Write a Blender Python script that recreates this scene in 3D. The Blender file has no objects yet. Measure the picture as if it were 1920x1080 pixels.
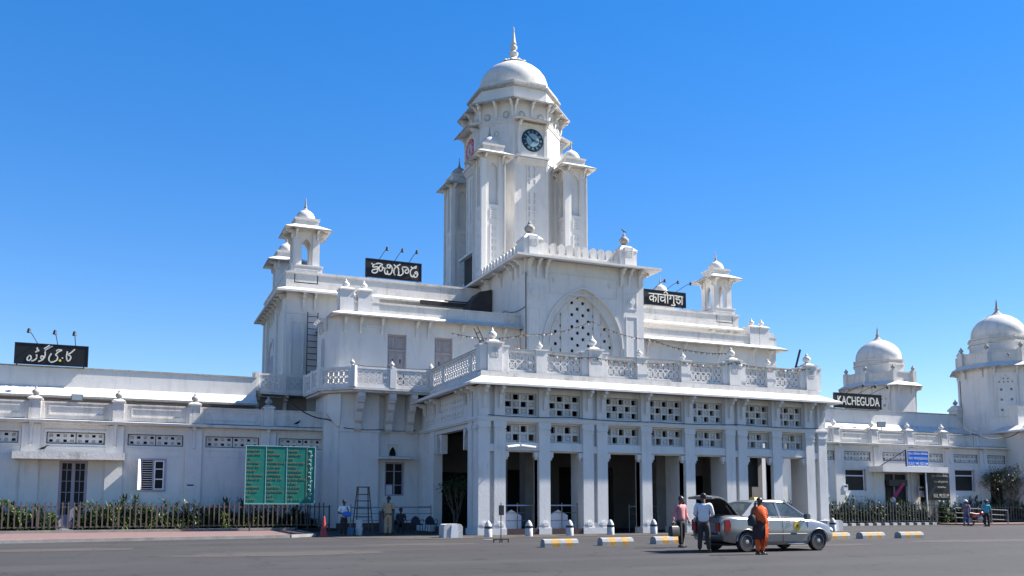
import bpy, bmesh, math, random
from mathutils import Vector, Matrix
random.seed(7)
PI=math.pi; R=math.radians
sc=bpy.context.scene; COL=sc.collection
# ---------------------------------------------------------------- materials
M={}
def mat(name,col,rough=.6,var=0.0,scale=6,metal=0,stain=0.0,stain_col=(.12,.11,.10),bump=0.0,bscale=30,spec=.4,col2=None,emit=None,trans=0,streak=True,alpha=1,coat=0):
    m=bpy.data.materials.new(name); m.use_nodes=True; nt=m.node_tree; n=nt.nodes; l=nt.links
    b=n['Principled BSDF']; b.inputs['Roughness'].default_value=rough; b.inputs['Metallic'].default_value=metal
    b.inputs['Specular IOR Level'].default_value=spec; b.inputs['Base Color'].default_value=(*col,1)
    b.inputs['Coat Weight'].default_value=coat
    if trans: b.inputs['Transmission Weight'].default_value=trans
    if alpha<1: b.inputs['Alpha'].default_value=alpha
    if emit: b.inputs['Emission Color'].default_value=(*emit,1); b.inputs['Emission Strength'].default_value=1
    if var or stain or bump:
        g=n.new('ShaderNodeNewGeometry'); out=None
        if var:
            no=n.new('ShaderNodeTexNoise'); no.inputs['Scale'].default_value=scale; no.inputs['Detail'].default_value=6; no.inputs['Roughness'].default_value=.62
            l.new(g.outputs['Position'],no.inputs['Vector'])
            r=n.new('ShaderNodeMapRange'); r.inputs[1].default_value=.3; r.inputs[2].default_value=.7
            l.new(no.outputs['Fac'],r.inputs[0])
            mx=n.new('ShaderNodeMix'); mx.data_type='RGBA'
            c2=col2 or tuple(c*(1-var) for c in col)
            mx.inputs[6].default_value=(*col,1); mx.inputs[7].default_value=(*c2,1)
            l.new(r.outputs[0],mx.inputs[0]); out=mx.outputs[2]
        if stain:
            mp=n.new('ShaderNodeMapping'); mp.inputs['Scale'].default_value=(1.7,1.7,.35) if streak else (1,1,1)
            l.new(g.outputs['Position'],mp.inputs['Vector'])
            n2=n.new('ShaderNodeTexNoise'); n2.inputs['Scale'].default_value=1.6; n2.inputs['Detail'].default_value=9; n2.inputs['Roughness'].default_value=.72
            l.new(mp.outputs[0],n2.inputs['Vector'])
            r2=n.new('ShaderNodeMapRange'); r2.inputs[1].default_value=.60; r2.inputs[2].default_value=.76; r2.inputs[4].default_value=stain
            l.new(n2.outputs['Fac'],r2.inputs[0])
            m2=n.new('ShaderNodeMix'); m2.data_type='RGBA'; m2.inputs[7].default_value=(*stain_col,1)
            if out: l.new(out,m2.inputs[6])
            else: m2.inputs[6].default_value=(*col,1)
            l.new(r2.outputs[0],m2.inputs[0]); out=m2.outputs[2]
        if out: l.new(out,b.inputs['Base Color'])
        if bump:
            n3=n.new('ShaderNodeTexNoise'); n3.inputs['Scale'].default_value=bscale; n3.inputs['Detail'].default_value=5
            l.new(g.outputs['Position'],n3.inputs['Vector'])
            bp=n.new('ShaderNodeBump'); bp.inputs['Strength'].default_value=bump; bp.inputs['Distance'].default_value=.03
            l.new(n3.outputs['Fac'],bp.inputs['Height']); l.new(bp.outputs[0],b.inputs['Normal'])
    M[name]=m; return m
mat('whitewash',(.665,.645,.615),.82,.09,1.1,stain=.45,stain_col=(.42,.40,.37),bump=.18,bscale=9,spec=.2)
mat('weathered',(.63,.605,.565),.85,.16,2.2,stain=.85,stain_col=(.20,.18,.16),bump=.3,bscale=12,spec=.2)
mat('roof_slab',(.17,.165,.16),.9,.35,1.5,stain=.7,stain_col=(.07,.065,.06),bump=.3,streak=False)
mat('old_edge_and_shade',(.42,.40,.37),.9,.45,5,stain=.9,stain_col=(.07,.065,.06),bump=.4,spec=.15)  # grimy aged edges; also the painted shadow gap round the portico grilles
mat('dingy_shade',(.30,.28,.27),.85,.25,1.0,stain=.5,stain_col=(.12,.1,.09),spec=.2)  # dingy plaster, darkened as well to carry the portico's inner shade
mat('interior',(.07,.064,.062),.85,.3,1,spec=.1)  # near-black tone; the gloom inside the portico is put into the colour
mat('dim_wall',(.15,.14,.135),.85,.3,1,spec=.1)  # portico back wall, its low light put into the colour
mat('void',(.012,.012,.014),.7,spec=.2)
mat('brown_dado',(.075,.045,.04),.5,.2,3)
mat('asphalt',(.038,.036,.0368),.88,.16,.35,stain=.25,stain_col=(.036,.034,.034),bump=.35,bscale=60,spec=.25,streak=False)
mat('asphalt_old',(.072,.062,.055),.9,.2,.7,stain=.5,stain_col=(.1,.09,.085),bump=.35,bscale=50,spec=.2,streak=False)
mat('paver',(.17,.105,.098),.85,.25,3,stain=.5,stain_col=(.15,.13,.12),bump=.3,streak=False)
mat('kerb_stone',(.27,.255,.24),.9,.35,2,stain=.7,stain_col=(.12,.11,.10),bump=.3,streak=False)
mat('soil',(.05,.04,.03),.95,.4,6,bump=.6)
mat('fence_paint',(.105,.083,.076),.6,.3,9)
mat('grey_fence',(.085,.083,.086),.55,.3,9)
mat('steel',(.55,.55,.56),.3,metal=.85)
mat('dull_steel',(.22,.21,.21),.45,metal=.5)
mat('black_metal',(.02,.02,.022),.5)
mat('board_black',(.012,.012,.014),.45,spec=.3)
mat('letter_white',(.72,.70,.62),.6,.3,6,stain=.6,stain_col=(.38,.36,.10))
mat('letter_yellow',(.70,.62,.05),.6)
mat('letter_cream',(.45,.43,.33),.6)
mat('board_green',(.01,.20,.15),.5,.3,3,stain=.4,stain_col=(.01,.10,.09),spec=.3)
mat('board_blue',(.02,.17,.65),.5)
mat('sign_orange',(.27,.23,.11),.6)
mat('sign_cyan',(.35,.55,.55),.6)
mat('paint_orange',(.48,.27,.06),.75,.35,9,stain=.6,stain_col=(.28,.16,.06))
mat('paint_grey',(.30,.30,.29),.8,.3,9,stain=.6,stain_col=(.18,.17,.16))
mat('shutter_wood',(.40,.36,.36),.6,.2,5)
mat('frame_mauve',(.33,.30,.36),.6,.15,5)
mat('frame_white',(.68,.68,.72),.5,.1,5)
mat('glass_dark',(.012,.013,.016),.35,spec=.15)
mat('glass_car',(.42,.50,.50),.03,trans=.93,spec=.5)
mat('leaf',(.045,.10,.018),.5,.5,3,col2=(.028,.062,.015),spec=.3)
mat('leaf_bright',(.16,.20,.03),.5,.4,4,col2=(.07,.11,.02),spec=.3)
mat('leaf_dark',(.022,.045,.016),.5,.4,4)
mat('leaf_olive',(.16,.16,.085),.6,.4,4,col2=(.06,.07,.04))
mat('bark',(.13,.10,.08),.9,.3,8,bump=.4)
mat('clock_dark',(.01,.028,.045),.35); mat('clock_pale',(.20,.33,.38),.4)
mat('red_ring',(.50,.03,.05),.5,.2,8); mat('pale_disc',(.50,.46,.48),.6,.2,8)
mat('car_silver',(.27,.268,.27),.27,.05,2,metal=.6,spec=.5,coat=.6)
mat('car_trim',(.10,.10,.105),.5); mat('rubber',(.018,.018,.02),.7); mat('car_dark',(.012,.012,.013),.7)
mat('tail_red',(.22,.012,.015),.2); mat('tail_clear',(.6,.6,.6),.2); mat('taxi_yellow',(.70,.45,.02),.4); mat('maroon',(.16,.02,.05),.5)
mat('seat_grey',(.16,.16,.17),.8); mat('wheel_silver',(.45,.45,.47),.35,metal=.7)
mat('skin',(.115,.062,.042),.55); mat('skin_dark',(.06,.034,.026),.55); mat('hair',(.01,.009,.009),.5)
mat('shirt_pink',(.55,.22,.22),.8,.15,12,bump=.3,bscale=14); mat('shirt_white',(.66,.66,.68),.8,.12,12,bump=.4,bscale=14)
mat('trouser_dark',(.016,.015,.017),.8,bump=.3,bscale=14); mat('trouser_brown',(.03,.026,.024),.8,bump=.3,bscale=14); mat('khaki',(.34,.25,.15),.8,.15,10,bump=.3,bscale=14)
mat('saffron',(.72,.10,.015),.8,.25,9,bump=.5,bscale=12); mat('dress_brown',(.035,.018,.02),.8,.2,20,bump=.3,bscale=14)
mat('denim',(.06,.09,.2),.8); mat('teal',(.05,.30,.40),.8,.15,10); mat('check_shirt',(.19,.15,.25),.8,.6,25); mat('blue_cloth',(.02,.12,.42),.7)
mat('shoe',(.012,.011,.011),.4); mat('bag_black',(.01,.01,.011),.5); mat('gold',(.6,.4,.1),.3,metal=.8)
mat('cone_red',(.30,.03,.03),.5,.2,8); mat('flag_orange',(.65,.10,.02),.7); mat('flag_green',(.02,.22,.06),.7); mat('flag_white',(.75,.75,.74),.7)
mat('bike_red',(.35,.01,.015),.25,coat=.5); mat('chair_blue',(.018,.022,.04),.5); mat('bucket_white',(.55,.58,.60),.5,.2,10); mat('bucket_blue',(.05,.15,.25),.5)
mat('screen_glass',(.30,.38,.38),.4,.3,2); mat('tin',(.30,.30,.31),.6,.3,2,metal=.3); mat('bird',(.012,.012,.014),.6); mat('cable',(.035,.03,.028),.7)
mat('paper',(.62,.62,.62),.8); mat('print_black',(.03,.03,.03),.8); mat('magenta',(.35,.015,.10),.6); mat('chequer_black',(.03,.03,.03),.8); mat('chequer_white',(.6,.6,.6),.8)
mat('whitewash_kerb',(.50,.49,.48),.8,.25,7,stain=.8,stain_col=(.16,.15,.14)); mat('lamp_glass',(.30,.34,.36),.15,spec=.6)
def road_detail(m):
    nt=m.node_tree; n=nt.nodes; l=nt.links; b=n['Principled BSDF']; src=b.inputs['Base Color'].links[0].from_socket
    g=n.new('ShaderNodeNewGeometry'); mp=n.new('ShaderNodeMapping'); mp.inputs['Scale'].default_value=(.16,.16,.16); l.new(g.outputs['Position'],mp.inputs[0])
    nz=n.new('ShaderNodeTexNoise'); nz.inputs['Scale'].default_value=2.5; nz.inputs['Detail'].default_value=6; l.new(mp.outputs[0],nz.inputs['Vector'])
    ad=n.new('ShaderNodeMix'); ad.data_type='RGBA'; ad.inputs[0].default_value=.35; l.new(mp.outputs[0],ad.inputs[6]); l.new(nz.outputs['Color'],ad.inputs[7])
    vo=n.new('ShaderNodeTexVoronoi'); vo.feature='DISTANCE_TO_EDGE'; vo.inputs['Scale'].default_value=3.2; l.new(ad.outputs[2],vo.inputs['Vector'])
    r=n.new('ShaderNodeMapRange'); r.inputs[1].default_value=0; r.inputs[2].default_value=.018; r.inputs[3].default_value=.75; r.inputs[4].default_value=0; l.new(vo.outputs['Distance'],r.inputs[0])
    mx=n.new('ShaderNodeMix'); mx.data_type='RGBA'; l.new(r.outputs[0],mx.inputs[0]); l.new(src,mx.inputs[6]); mx.inputs[7].default_value=(.012,.012,.012,1)
    mp2=n.new('ShaderNodeMapping'); mp2.inputs['Scale'].default_value=(.06,.30,1); mp2.inputs['Rotation'].default_value=(0,0,R(8)); l.new(g.outputs['Position'],mp2.inputs[0])
    n2=n.new('ShaderNodeTexNoise'); n2.inputs['Scale'].default_value=1.5; n2.inputs['Detail'].default_value=5; l.new(mp2.outputs[0],n2.inputs['Vector'])
    r2=n.new('ShaderNodeMapRange'); r2.inputs[1].default_value=.40; r2.inputs[2].default_value=.68; r2.inputs[4].default_value=.38; l.new(n2.outputs['Fac'],r2.inputs[0])
    m3=n.new('ShaderNodeMix'); m3.data_type='RGBA'; m3.inputs[7].default_value=(.064,.061,.060,1); l.new(mx.outputs[2],m3.inputs[6]); l.new(r2.outputs[0],m3.inputs[0])
    n4=n.new('ShaderNodeTexNoise'); n4.inputs['Scale'].default_value=55; n4.inputs['Detail'].default_value=3; l.new(g.outputs['Position'],n4.inputs['Vector'])
    r4=n.new('ShaderNodeMapRange'); r4.inputs[1].default_value=.35; r4.inputs[2].default_value=.65; r4.inputs[3].default_value=.7; r4.inputs[4].default_value=1.3; l.new(n4.outputs['Fac'],r4.inputs[0])
    m5=n.new('ShaderNodeMix'); m5.data_type='RGBA'; m5.blend_type='MULTIPLY'; m5.inputs[0].default_value=1; l.new(m3.outputs[2],m5.inputs[6]); l.new(r4.outputs[0],m5.inputs[7]); l.new(m5.outputs[2],b.inputs['Base Color'])
road_detail(M['asphalt']); road_detail(M['asphalt_old'])
def wall_streaks(m,amt,z0=0):
    nt=m.node_tree; n=nt.nodes; l=nt.links; b=n['Principled BSDF']; src=b.inputs['Base Color'].links[0].from_socket
    g=n.new('ShaderNodeNewGeometry'); mp=n.new('ShaderNodeMapping'); mp.inputs['Scale'].default_value=(2.3,2.3,.42); l.new(g.outputs['Position'],mp.inputs[0])
    nz=n.new('ShaderNodeTexNoise'); nz.inputs['Scale'].default_value=1; nz.inputs['Detail'].default_value=8; nz.inputs['Roughness'].default_value=.65; l.new(mp.outputs[0],nz.inputs['Vector'])
    r=n.new('ShaderNodeMapRange'); r.inputs[1].default_value=.53; r.inputs[2].default_value=.74; r.inputs[4].default_value=amt; l.new(nz.outputs['Fac'],r.inputs[0])
    mx=n.new('ShaderNodeMix'); mx.data_type='RGBA'; l.new(r.outputs[0],mx.inputs[0]); l.new(src,mx.inputs[6]); mx.inputs[7].default_value=(.33,.31,.28,1)
    n2=n.new('ShaderNodeTexNoise'); n2.inputs['Scale'].default_value=14; n2.inputs['Detail'].default_value=6; n2.inputs['Roughness'].default_value=.7; l.new(g.outputs['Position'],n2.inputs['Vector'])
    r2=n.new('ShaderNodeMapRange'); r2.inputs[1].default_value=.66; r2.inputs[2].default_value=.72; r2.inputs[4].default_value=amt*1.1; l.new(n2.outputs['Fac'],r2.inputs[0])
    m3=n.new('ShaderNodeMix'); m3.data_type='RGBA'; l.new(r2.outputs[0],m3.inputs[0]); l.new(mx.outputs[2],m3.inputs[6]); m3.inputs[7].default_value=(.22,.20,.18,1); mp3=n.new('ShaderNodeMapping'); mp3.inputs['Scale'].default_value=(3.1,3.1,.38); mp3.inputs['Location'].default_value=(7,3,1); l.new(g.outputs['Position'],mp3.inputs[0])
    n5=n.new('ShaderNodeTexNoise'); n5.inputs['Scale'].default_value=1.3; n5.inputs['Detail'].default_value=10; n5.inputs['Roughness'].default_value=.75; l.new(mp3.outputs[0],n5.inputs['Vector'])
    r5=n.new('ShaderNodeMapRange'); r5.inputs[1].default_value=.64; r5.inputs[2].default_value=.74; r5.inputs[4].default_value=amt*1.3; l.new(n5.outputs['Fac'],r5.inputs[0])
    m5=n.new('ShaderNodeMix'); m5.data_type='RGBA'; l.new(r5.outputs[0],m5.inputs[0]); l.new(m3.outputs[2],m5.inputs[6]); m5.inputs[7].default_value=(.15,.135,.12,1); l.new(m5.outputs[2],b.inputs['Base Color'])
wall_streaks(M['whitewash'],.38); wall_streaks(M['weathered'],.85)
# ---------------------------------------------------------------- mesh builder
class MB:
    def __init__(s): s.v=[]; s.f=[]; s.mi=[]; s.m=0; s.mats=[]
    def use(s,name):
        if name not in s.mats: s.mats.append(name)
        s.m=s.mats.index(name); return s
    def add(s,vs,fs):
        o=len(s.v); s.v+= [tuple(v) for v in vs]; s.f+=[tuple(i+o for i in f) for f in fs]; s.mi+=[s.m]*len(fs); return s
    def box(s,x0,x1,y0,y1,z0,z1):
        return s.add([(x0,y0,z0),(x1,y0,z0),(x1,y1,z0),(x0,y1,z0),(x0,y0,z1),(x1,y0,z1),(x1,y1,z1),(x0,y1,z1)],
            [(3,2,1,0),(4,5,6,7),(0,1,5,4),(1,2,6,5),(2,3,7,6),(3,0,4,7)])
    def cbox(s,c,d): return s.box(c[0]-d[0]/2,c[0]+d[0]/2,c[1]-d[1]/2,c[1]+d[1]/2,c[2]-d[2]/2,c[2]+d[2]/2)
    def loft(s,rings,cap0=True,cap1=True,closed=True):
        n=len(rings[0]); vs=[p for r in rings for p in r]; fs=[]
        for i in range(len(rings)-1):
            for j in range(n if closed else n-1):
                k=(j+1)%n; fs.append((i*n+j,i*n+k,(i+1)*n+k,(i+1)*n+j))
        if cap0: fs.append(tuple(range(n-1,-1,-1)))
        if cap1: fs.append(tuple((len(rings)-1)*n+j for j in range(n)))
        return s.add(vs,fs)
    def prism(s,pts,z0,z1): return s.loft([[(x,y,z0) for x,y in pts],[(x,y,z1) for x,y in pts]])
    def prism_xz(s,pts,y0,y1): return s.loft([[(x,y0,z) for x,z in pts],[(x,y1,z) for x,z in pts]])
    def prism_yz(s,pts,x0,x1): return s.loft([[(x0,y,z) for y,z in pts],[(x1,y,z) for y,z in pts]])
    def lathe(s,cx,cy,prof,n=24,ph=0):
        return s.loft([[(cx+r*math.cos(ph+2*PI*j/n),cy+r*math.sin(ph+2*PI*j/n),z) for j in range(n)] for r,z in prof])
    def rects(s,prof):   # list of (x0,x1,y0,y1,z) rings
        return s.loft([[(a,c,z),(b,c,z),(b,d,z),(a,d,z)] for a,b,c,d,z in prof])
    def tube(s,pts,r,n=6,r1=None):
        pts=[Vector(p) for p in pts]; rings=[]
        for i,p in enumerate(pts):
            a=pts[max(0,i-1)]; b=pts[min(len(pts)-1,i+1)]; d=(b-a).normalized()
            u=d.cross(Vector((0,0,1))); 
            if u.length<.05: u=d.cross(Vector((1,0,0)))
            u.normalize(); w=d.cross(u); rr=r if r1 is None else r+(r1-r)*i/(len(pts)-1)
            if isinstance(r,(list,tuple)): rr=r[i]
            rings.append([p+u*rr*math.cos(2*PI*j/n)+w*rr*math.sin(2*PI*j/n) for j in range(n)])
        return s.loft(rings)
    def ball(s,c,r,n=12,m=8):
        if not isinstance(r,(list,tuple)): r=(r,r,r)
        return s.loft([[(c[0]+r[0]*math.sin(t)*math.cos(2*PI*j/n),c[1]+r[1]*math.sin(t)*math.sin(2*PI*j/n),c[2]-r[2]*math.cos(t)) for j in range(n)] for t in [max(.05,min(PI-.05,PI*i/m)) for i in range(m+1)]])
    def quad(s,a,b,c,d): return s.add([a,b,c,d],[(0,1,2,3)])
    def xf(s,mx,start=0):
        for i in range(start,len(s.v)): s.v[i]=tuple(mx@Vector(s.v[i]))
        return s
    def mesh(s,name,material=None,smooth=False,recalc=True):
        me=bpy.data.meshes.new(name); me.from_pydata(s.v,[],s.f)
        if s.mats:
            for q in s.mats: me.materials.append(M[q])
            me.polygons.foreach_set('material_index',s.mi)
        elif material: me.materials.append(M[material])
        if recalc:
            bm=bmesh.new(); bm.from_mesh(me); bmesh.ops.recalc_face_normals(bm,faces=bm.faces); bm.to_mesh(me); bm.free()
        if smooth:
            me.polygons.foreach_set('use_smooth',[True]*len(me.polygons)); me.set_sharp_from_angle(angle=R(smooth if smooth is not True else 40))
        return me
    def build(s,name,material=None,parent=None,smooth=False,label=None):
        return obj(name,s.mesh(name,material,smooth),parent,label)
def obj(name,me,parent=None,label=None,loc=None):
    o=bpy.data.objects.new(name,me); COL.objects.link(o)
    if parent is not None:
        o.parent=parent
        if parent.type=='EMPTY' and loc is None: o.matrix_parent_inverse=Matrix.LocRotScale(parent.location,parent.rotation_euler,parent.scale).inverted()
    if loc is not None: o.location=loc
    if label: o['label']=label
    return o
def thing(name,label,cat,loc=(0,0,0),rz=0,group=None):
    o=bpy.data.objects.new(name,None); COL.objects.link(o); o.empty_display_size=.3
    o.location=loc; o.rotation_euler=(0,0,rz); return tag(o,label,cat,group)
def tag(o,label,cat=None,group=None):
    o['label']=label
    if cat: o['category']=cat
    if group: o['group']=group
    return o
def struct(name,mb,material,smooth=False):
    o=mb.build(name,material,None,smooth); o['kind']='structure'; return o
def dup(root,loc,rz,label,group=None,scale=None):
    r=root.copy(); COL.objects.link(r); r.location=loc; r.rotation_euler=(0,0,rz); r['label']=label
    if group: r['group']=group
    if scale: r.scale=scale if isinstance(scale,(tuple,list)) else (scale,)*3
    for ch in root.children:
        c=ch.copy(); COL.objects.link(c); c.parent=r
        for g in ch.children:
            d=g.copy(); COL.objects.link(d); d.parent=c
    return r
def local(name,mb,material,parent,smooth=False,label=None):   # geometry already in the thing's local space
    o=bpy.data.objects.new(name,mb.mesh(name,material,smooth)); COL.objects.link(o); o.parent=parent
    if label: o['label']=label
    return o
# ---------------------------------------------------------------- architectural helpers
def wall_y(mb,x0,x1,z0,z1,y0,y1,holes):
    xs=sorted({x0,x1,*[h[0] for h in holes],*[h[1] for h in holes]}); xs=[x for x in xs if x0<=x<=x1]
    for a,b in zip(xs,xs[1:]):
        if b-a<1e-4: continue
        zz=z0; hs=sorted([h for h in holes if h[0]<=a+1e-5 and h[1]>=b-1e-5],key=lambda h:h[2])
        for h in hs:
            if h[2]>zz+1e-4: mb.box(a,b,y0,y1,zz,h[2])
            zz=max(zz,h[3])
        if zz<z1-1e-4: mb.box(a,b,y0,y1,zz,z1)
def arch_pts(xc,h,zs,H,n=14):
    Rr=(h*h+H*H)/(2*h); out=[]
    cx=Rr-h; a1=math.acos(max(-1,min(1,cx/Rr)))
    for i in range(n+1):
        t=a1*i/n; out.append((xc-(Rr*math.cos(t)-cx),zs+Rr*math.sin(t)*H/(Rr*math.sin(a1))))
    return out+[(2*xc-x,z) for x,z in reversed(out[:-1])]
def arch_panel(mb,x0,x1,z0,z1,pts,y0,y1):
    mb.box(x0,pts[0][0],y0,y1,z0,z1); mb.box(pts[-1][0],x1,y0,y1,z0,z1)
    for a,b in zip(pts,pts[1:]):
        if b[0]-a[0]>1e-4: mb.prism_xz([a,b,(b[0],z1),(a[0],z1)],y0,y1)
def frame(m,x0,x1,z0,z1,y,w=.05,d=.03):
    m.box(x0,x1,y-d,y,z1-w,z1); m.box(x0,x1,y-d,y,z0,z0+w); m.box(x0,x0+w,y-d,y,z0+w,z1-w); m.box(x1-w,x1,y-d,y,z0+w,z1-w)
def grille(x0,x1,z0,z1,nc,nr,y,ph=0,depth=.14,hole=.62,relief=True):
    """pierced plaster screen facing -Y: checkerboard of holes and small raised squares"""
    mb=MB(); cw=(x1-x0)/nc; ch=(z1-z0)/nr; holes=[]
    for i in range(nc):
        for j in range(nr):
            cx=x0+cw*(i+.5); cz=z0+ch*(j+.5)
            if (i+j+ph)%2==0: holes.append((cx-cw*hole/2,cx+cw*hole/2,cz-ch*hole/2,cz+ch*hole/2))
            elif relief:
                holes.append((cx-cw*hole/2,cx+cw*hole/2,cz-ch*hole/2,cz+ch*hole/2)); h2=hole/2
                mb.box(cx-cw*h2,cx+cw*h2,y+.07,y+.10,cz-ch*h2,cz+ch*h2)
                r=h2*.62; mb.loft([[(cx-cw*r,y+.07,cz-ch*r),(cx+cw*r,y+.07,cz-ch*r),(cx+cw*r,y+.07,cz+ch*r),(cx-cw*r,y+.07,cz+ch*r)],[(cx-cw*r*.5,y+.01,cz-ch*r*.5),(cx+cw*r*.5,y+.01,cz-ch*r*.5),(cx+cw*r*.5,y+.01,cz+ch*r*.5),(cx-cw*r*.5,y+.01,cz+ch*r*.5)]])
    xs=sorted({x0,x1,*[h[0] for h in holes],*[h[1] for h in holes]})
    wall_y(mb,x0,x1,z0,z1,y,y+depth,holes)
    return mb
def jali(x0,x1,z0,z1,y,t=.06,cell=.34):
    """railing panel of interlocking circles in a frame, facing -Y"""
    mb=MB(); fr=.07
    mb.box(x0,x1,y,y+t,z0,z0+fr); mb.box(x0,x1,y,y+t,z1-fr,z1); mb.box(x0,x0+fr,y,y+t,z0+fr,z1-fr); mb.box(x1-fr,x1,y,y+t,z0+fr,z1-fr)
    a0,a1,b0,b1=x0+fr,x1-fr,z0+fr,z1-fr
    nx=max(2,round((a1-a0)/cell)); nz=max(2,round((b1-b0)/cell)); cw=(a1-a0)/nx; ch=(b1-b0)/nz; w=.028
    def bar(p,q,yy):
        d=Vector((q[0]-p[0],q[1]-p[1])); 
        if d.length<1e-4: return
        d.normalize(); nn=(-d.y*w,d.x*w)
        mb.prism_xz([(p[0]-nn[0],p[1]-nn[1]),(q[0]-nn[0],q[1]-nn[1]),(q[0]+nn[0],q[1]+nn[1]),(p[0]+nn[0],p[1]+nn[1])],y+yy,y+t-yy)
    for i in range(nx):
        for j in range(nz):
            x=a0+cw*i; z=b0+ch*j; mx_,mz=x+cw/2,z+ch/2
            bar((x,z),(x+cw,z+ch),.012); bar((x+cw,z),(x,z+ch),.014)
            k=8; rr=.30
            P=[(mx_+cw*rr*math.cos(2*PI*q/k),mz+ch*rr*math.sin(2*PI*q/k)) for q in range(k)]
            for q in range(k): bar(P[q],P[(q+1)%k],.010)
    return mb
def bracket_mesh(d,h,w=.13):
    mb=MB(); mb.prism_yz([(0,0),(-d,0),(-d,-.10),(-d*.72,-.16),(-d*.62,-h*.30),(-d*.32,-h*.38),(-.16,-h*.62),(-.13,-h*.86),(-.06,-h),(0,-h)],-w/2,w/2)
    mb.box(-w/2-.012,w/2+.012,-d-.012,-d+.09,-.13,-.012)
    return mb.mesh('bracket','whitewash')
BR={}
def bracket(parent,x,y,z,d,h,rz=0,w=.13):
    k=(round(d,2),round(h,2),w)
    if k not in BR: BR[k]=bracket_mesh(d,h,w)
    o=bpy.data.objects.new('bracket',BR[k]); COL.objects.link(o); o.parent=parent; o.location=(x,y,z); o.rotation_euler=(0,0,rz)
    return o
def eave(parent,x0,x1,y0,y1,ztip,o,rise,inner,th=.11,name='eave',zw=None,rim='whitewash'):
    """sloping overhanging eave round a rectangular block"""
    mb=MB(); zt=ztip
    mb.use('whitewash'); mb.rects([(x0+.02,x1-.02,y0+.02,y1-.02,zt+.16),(x0-o,x1+o,y0-o,y1+o,zt)])
    mb.v=mb.v[:]; mb2=MB()
    m=MB(); m.use('whitewash')
    ring=lambda e,z:[(x0-e,y0-e,z),(x1+e,y0-e,z),(x1+e,y1+e,z),(x0-e,y1+e,z)]
    m.loft([ring(-.02,zt+.16),ring(o,zt)],False,False)
    m.use(rim); m.loft([ring(o,zt),ring(o+.02,zt+.02),ring(o+.02,zt+th)],False,False)
    m.use('weathered'); m.loft([ring(o+.02,zt+th),ring(-inner,zt+th+rise)],False,True)
    return m.build(name,None,parent)
ball_prof=lambda s:[(.30*s,0),(.30*s,.06*s),(.16*s,.12*s),(.13*s,.18*s),(.26*s,.26*s),(.31*s,.38*s),(.29*s,.50*s),(.17*s,.62*s),(.10*s,.68*s),(.12*s,.73*s),(.06*s,.82*s),(.015*s,.92*s)]
FIN={}
def finial(parent,x,y,z,s=.8,material='weathered',name='finial'):
    k=(round(s,2),material)
    if k not in FIN:
        mb=MB(); mb.lathe(0,0,ball_prof(s),14); FIN[k]=mb.mesh('finial',material,50)
    o=bpy.data.objects.new(name,FIN[k]); COL.objects.link(o); o.parent=parent; o.location=(x,y,z); return o
def octo(cx,cy,a,z,n=8):
    c=a/math.cos(PI/n); return [(cx+c*math.cos(PI/n+2*PI*j/n),cy+c*math.sin(PI/n+2*PI*j/n),z) for j in range(n)]
SX=24.75
# ---------------------------------------------------------------- ground
g=MB(); N=60
g.quad((-300,-60,0),(420,-60,0),(420,500,0),(-300,500,0)); struct('asphalt_road',g,'asphalt')
g=MB(); g.prism([(-9,35.9),(-4.3,37.1),(3.15,38.6),(6.2,39.2),(7.4,40.2),(7.8,47),(-12,47)],-.2,.10); struct('pavement',g,'paver')
g=MB(); pk=[(-9,35.9),(-4.3,37.1),(3.15,38.6),(6.2,39.2),(7.4,40.2),(7.8,47)]
for a,b in zip(pk,pk[1:]):
    a=Vector(a);b=Vector(b);d=(b-a).normalized();nn=Vector((d.y,-d.x))*.16
    g.prism([tuple(a),tuple(b),tuple(b+nn),tuple(a+nn)],-.1,.125)
struct('pavement_kerb',g,'kerb_stone')
g=MB(); g.prism([(-12,45.35),(7.8,47.3),(7.8,47.75),(-12,45.8)],.10,.22); struct('fence_kerb',g,'kerb_stone')
g=MB(); g.prism([(-12,45.8),(7.8,47.75),(10.1,47.8),(10.1,49.5),(-12,49.5)],-.1,.16); struct('planting_bed',g,'soil')
g=MB(); g.prism([(11.2,34.9),(35.6,36.9),(35.6,38.5),(14.3,38.5),(14.3,48),(8,48),(8,37.2)],-.05,.012); struct('station_apron',g,'asphalt_old')
g=MB(); g.prism([(37,47.4),(52.9,47.9),(52.9,52),(37,52)],-.1,.14); struct('museum_bed',g,'soil')
g=MB(); g.prism([(53,44.9),(60,45.2),(80,45.6),(80,48.2),(53,48.2)],-.1,.10); struct('museum_pavement',g,'paver')
g=MB(); g.prism([(55.5,48.2),(80,48.2),(80,52),(55.5,52)],-.1,.14); struct('side_bed',g,'soil')
# chequered kerb in front of the museum fence
g=MB()
for i in range(42):
    g.use('chequer_black' if i%2 else 'chequer_white'); x=37+i*.38; g.box(x,x+.38,47.05+.012*i*.38*2.6,47.3+.012*i*.38*2.6,-.05,.17)
struct('chequered_kerb',g,None)
g=MB()
g.lathe(13.2,33.4,[(.42,.0),(.42,.016)],20); struct('manhole_cover',g,'dull_steel')
r_=random.Random(31)
for cx,cy,w,h in ((9.5,30.5,2.6,1.0),(4.0,26,3.5,1.3),(22,24.6,2.2,.8),(-2,31,2.4,1.2),(30,25.5,4,1.4)):
    g=MB(); g.prism([(cx+w*math.cos(t*PI/6)*r_.uniform(.75,1.05),cy+h*math.sin(t*PI/6)*r_.uniform(.75,1.05)) for t in range(12)],-.02,.005); struct('asphalt_patch',g,'asphalt_old')
# ---------------------------------------------------------------- station building
ST=thing('station_building','large whitewashed railway station with domed clock tower and long arcaded entrance front','station building',(SX,48,0))
def part(name,mb,material=None,smooth=False,label=None,parent=None): return mb.build(name,material,parent or ST,smooth,label)
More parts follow.
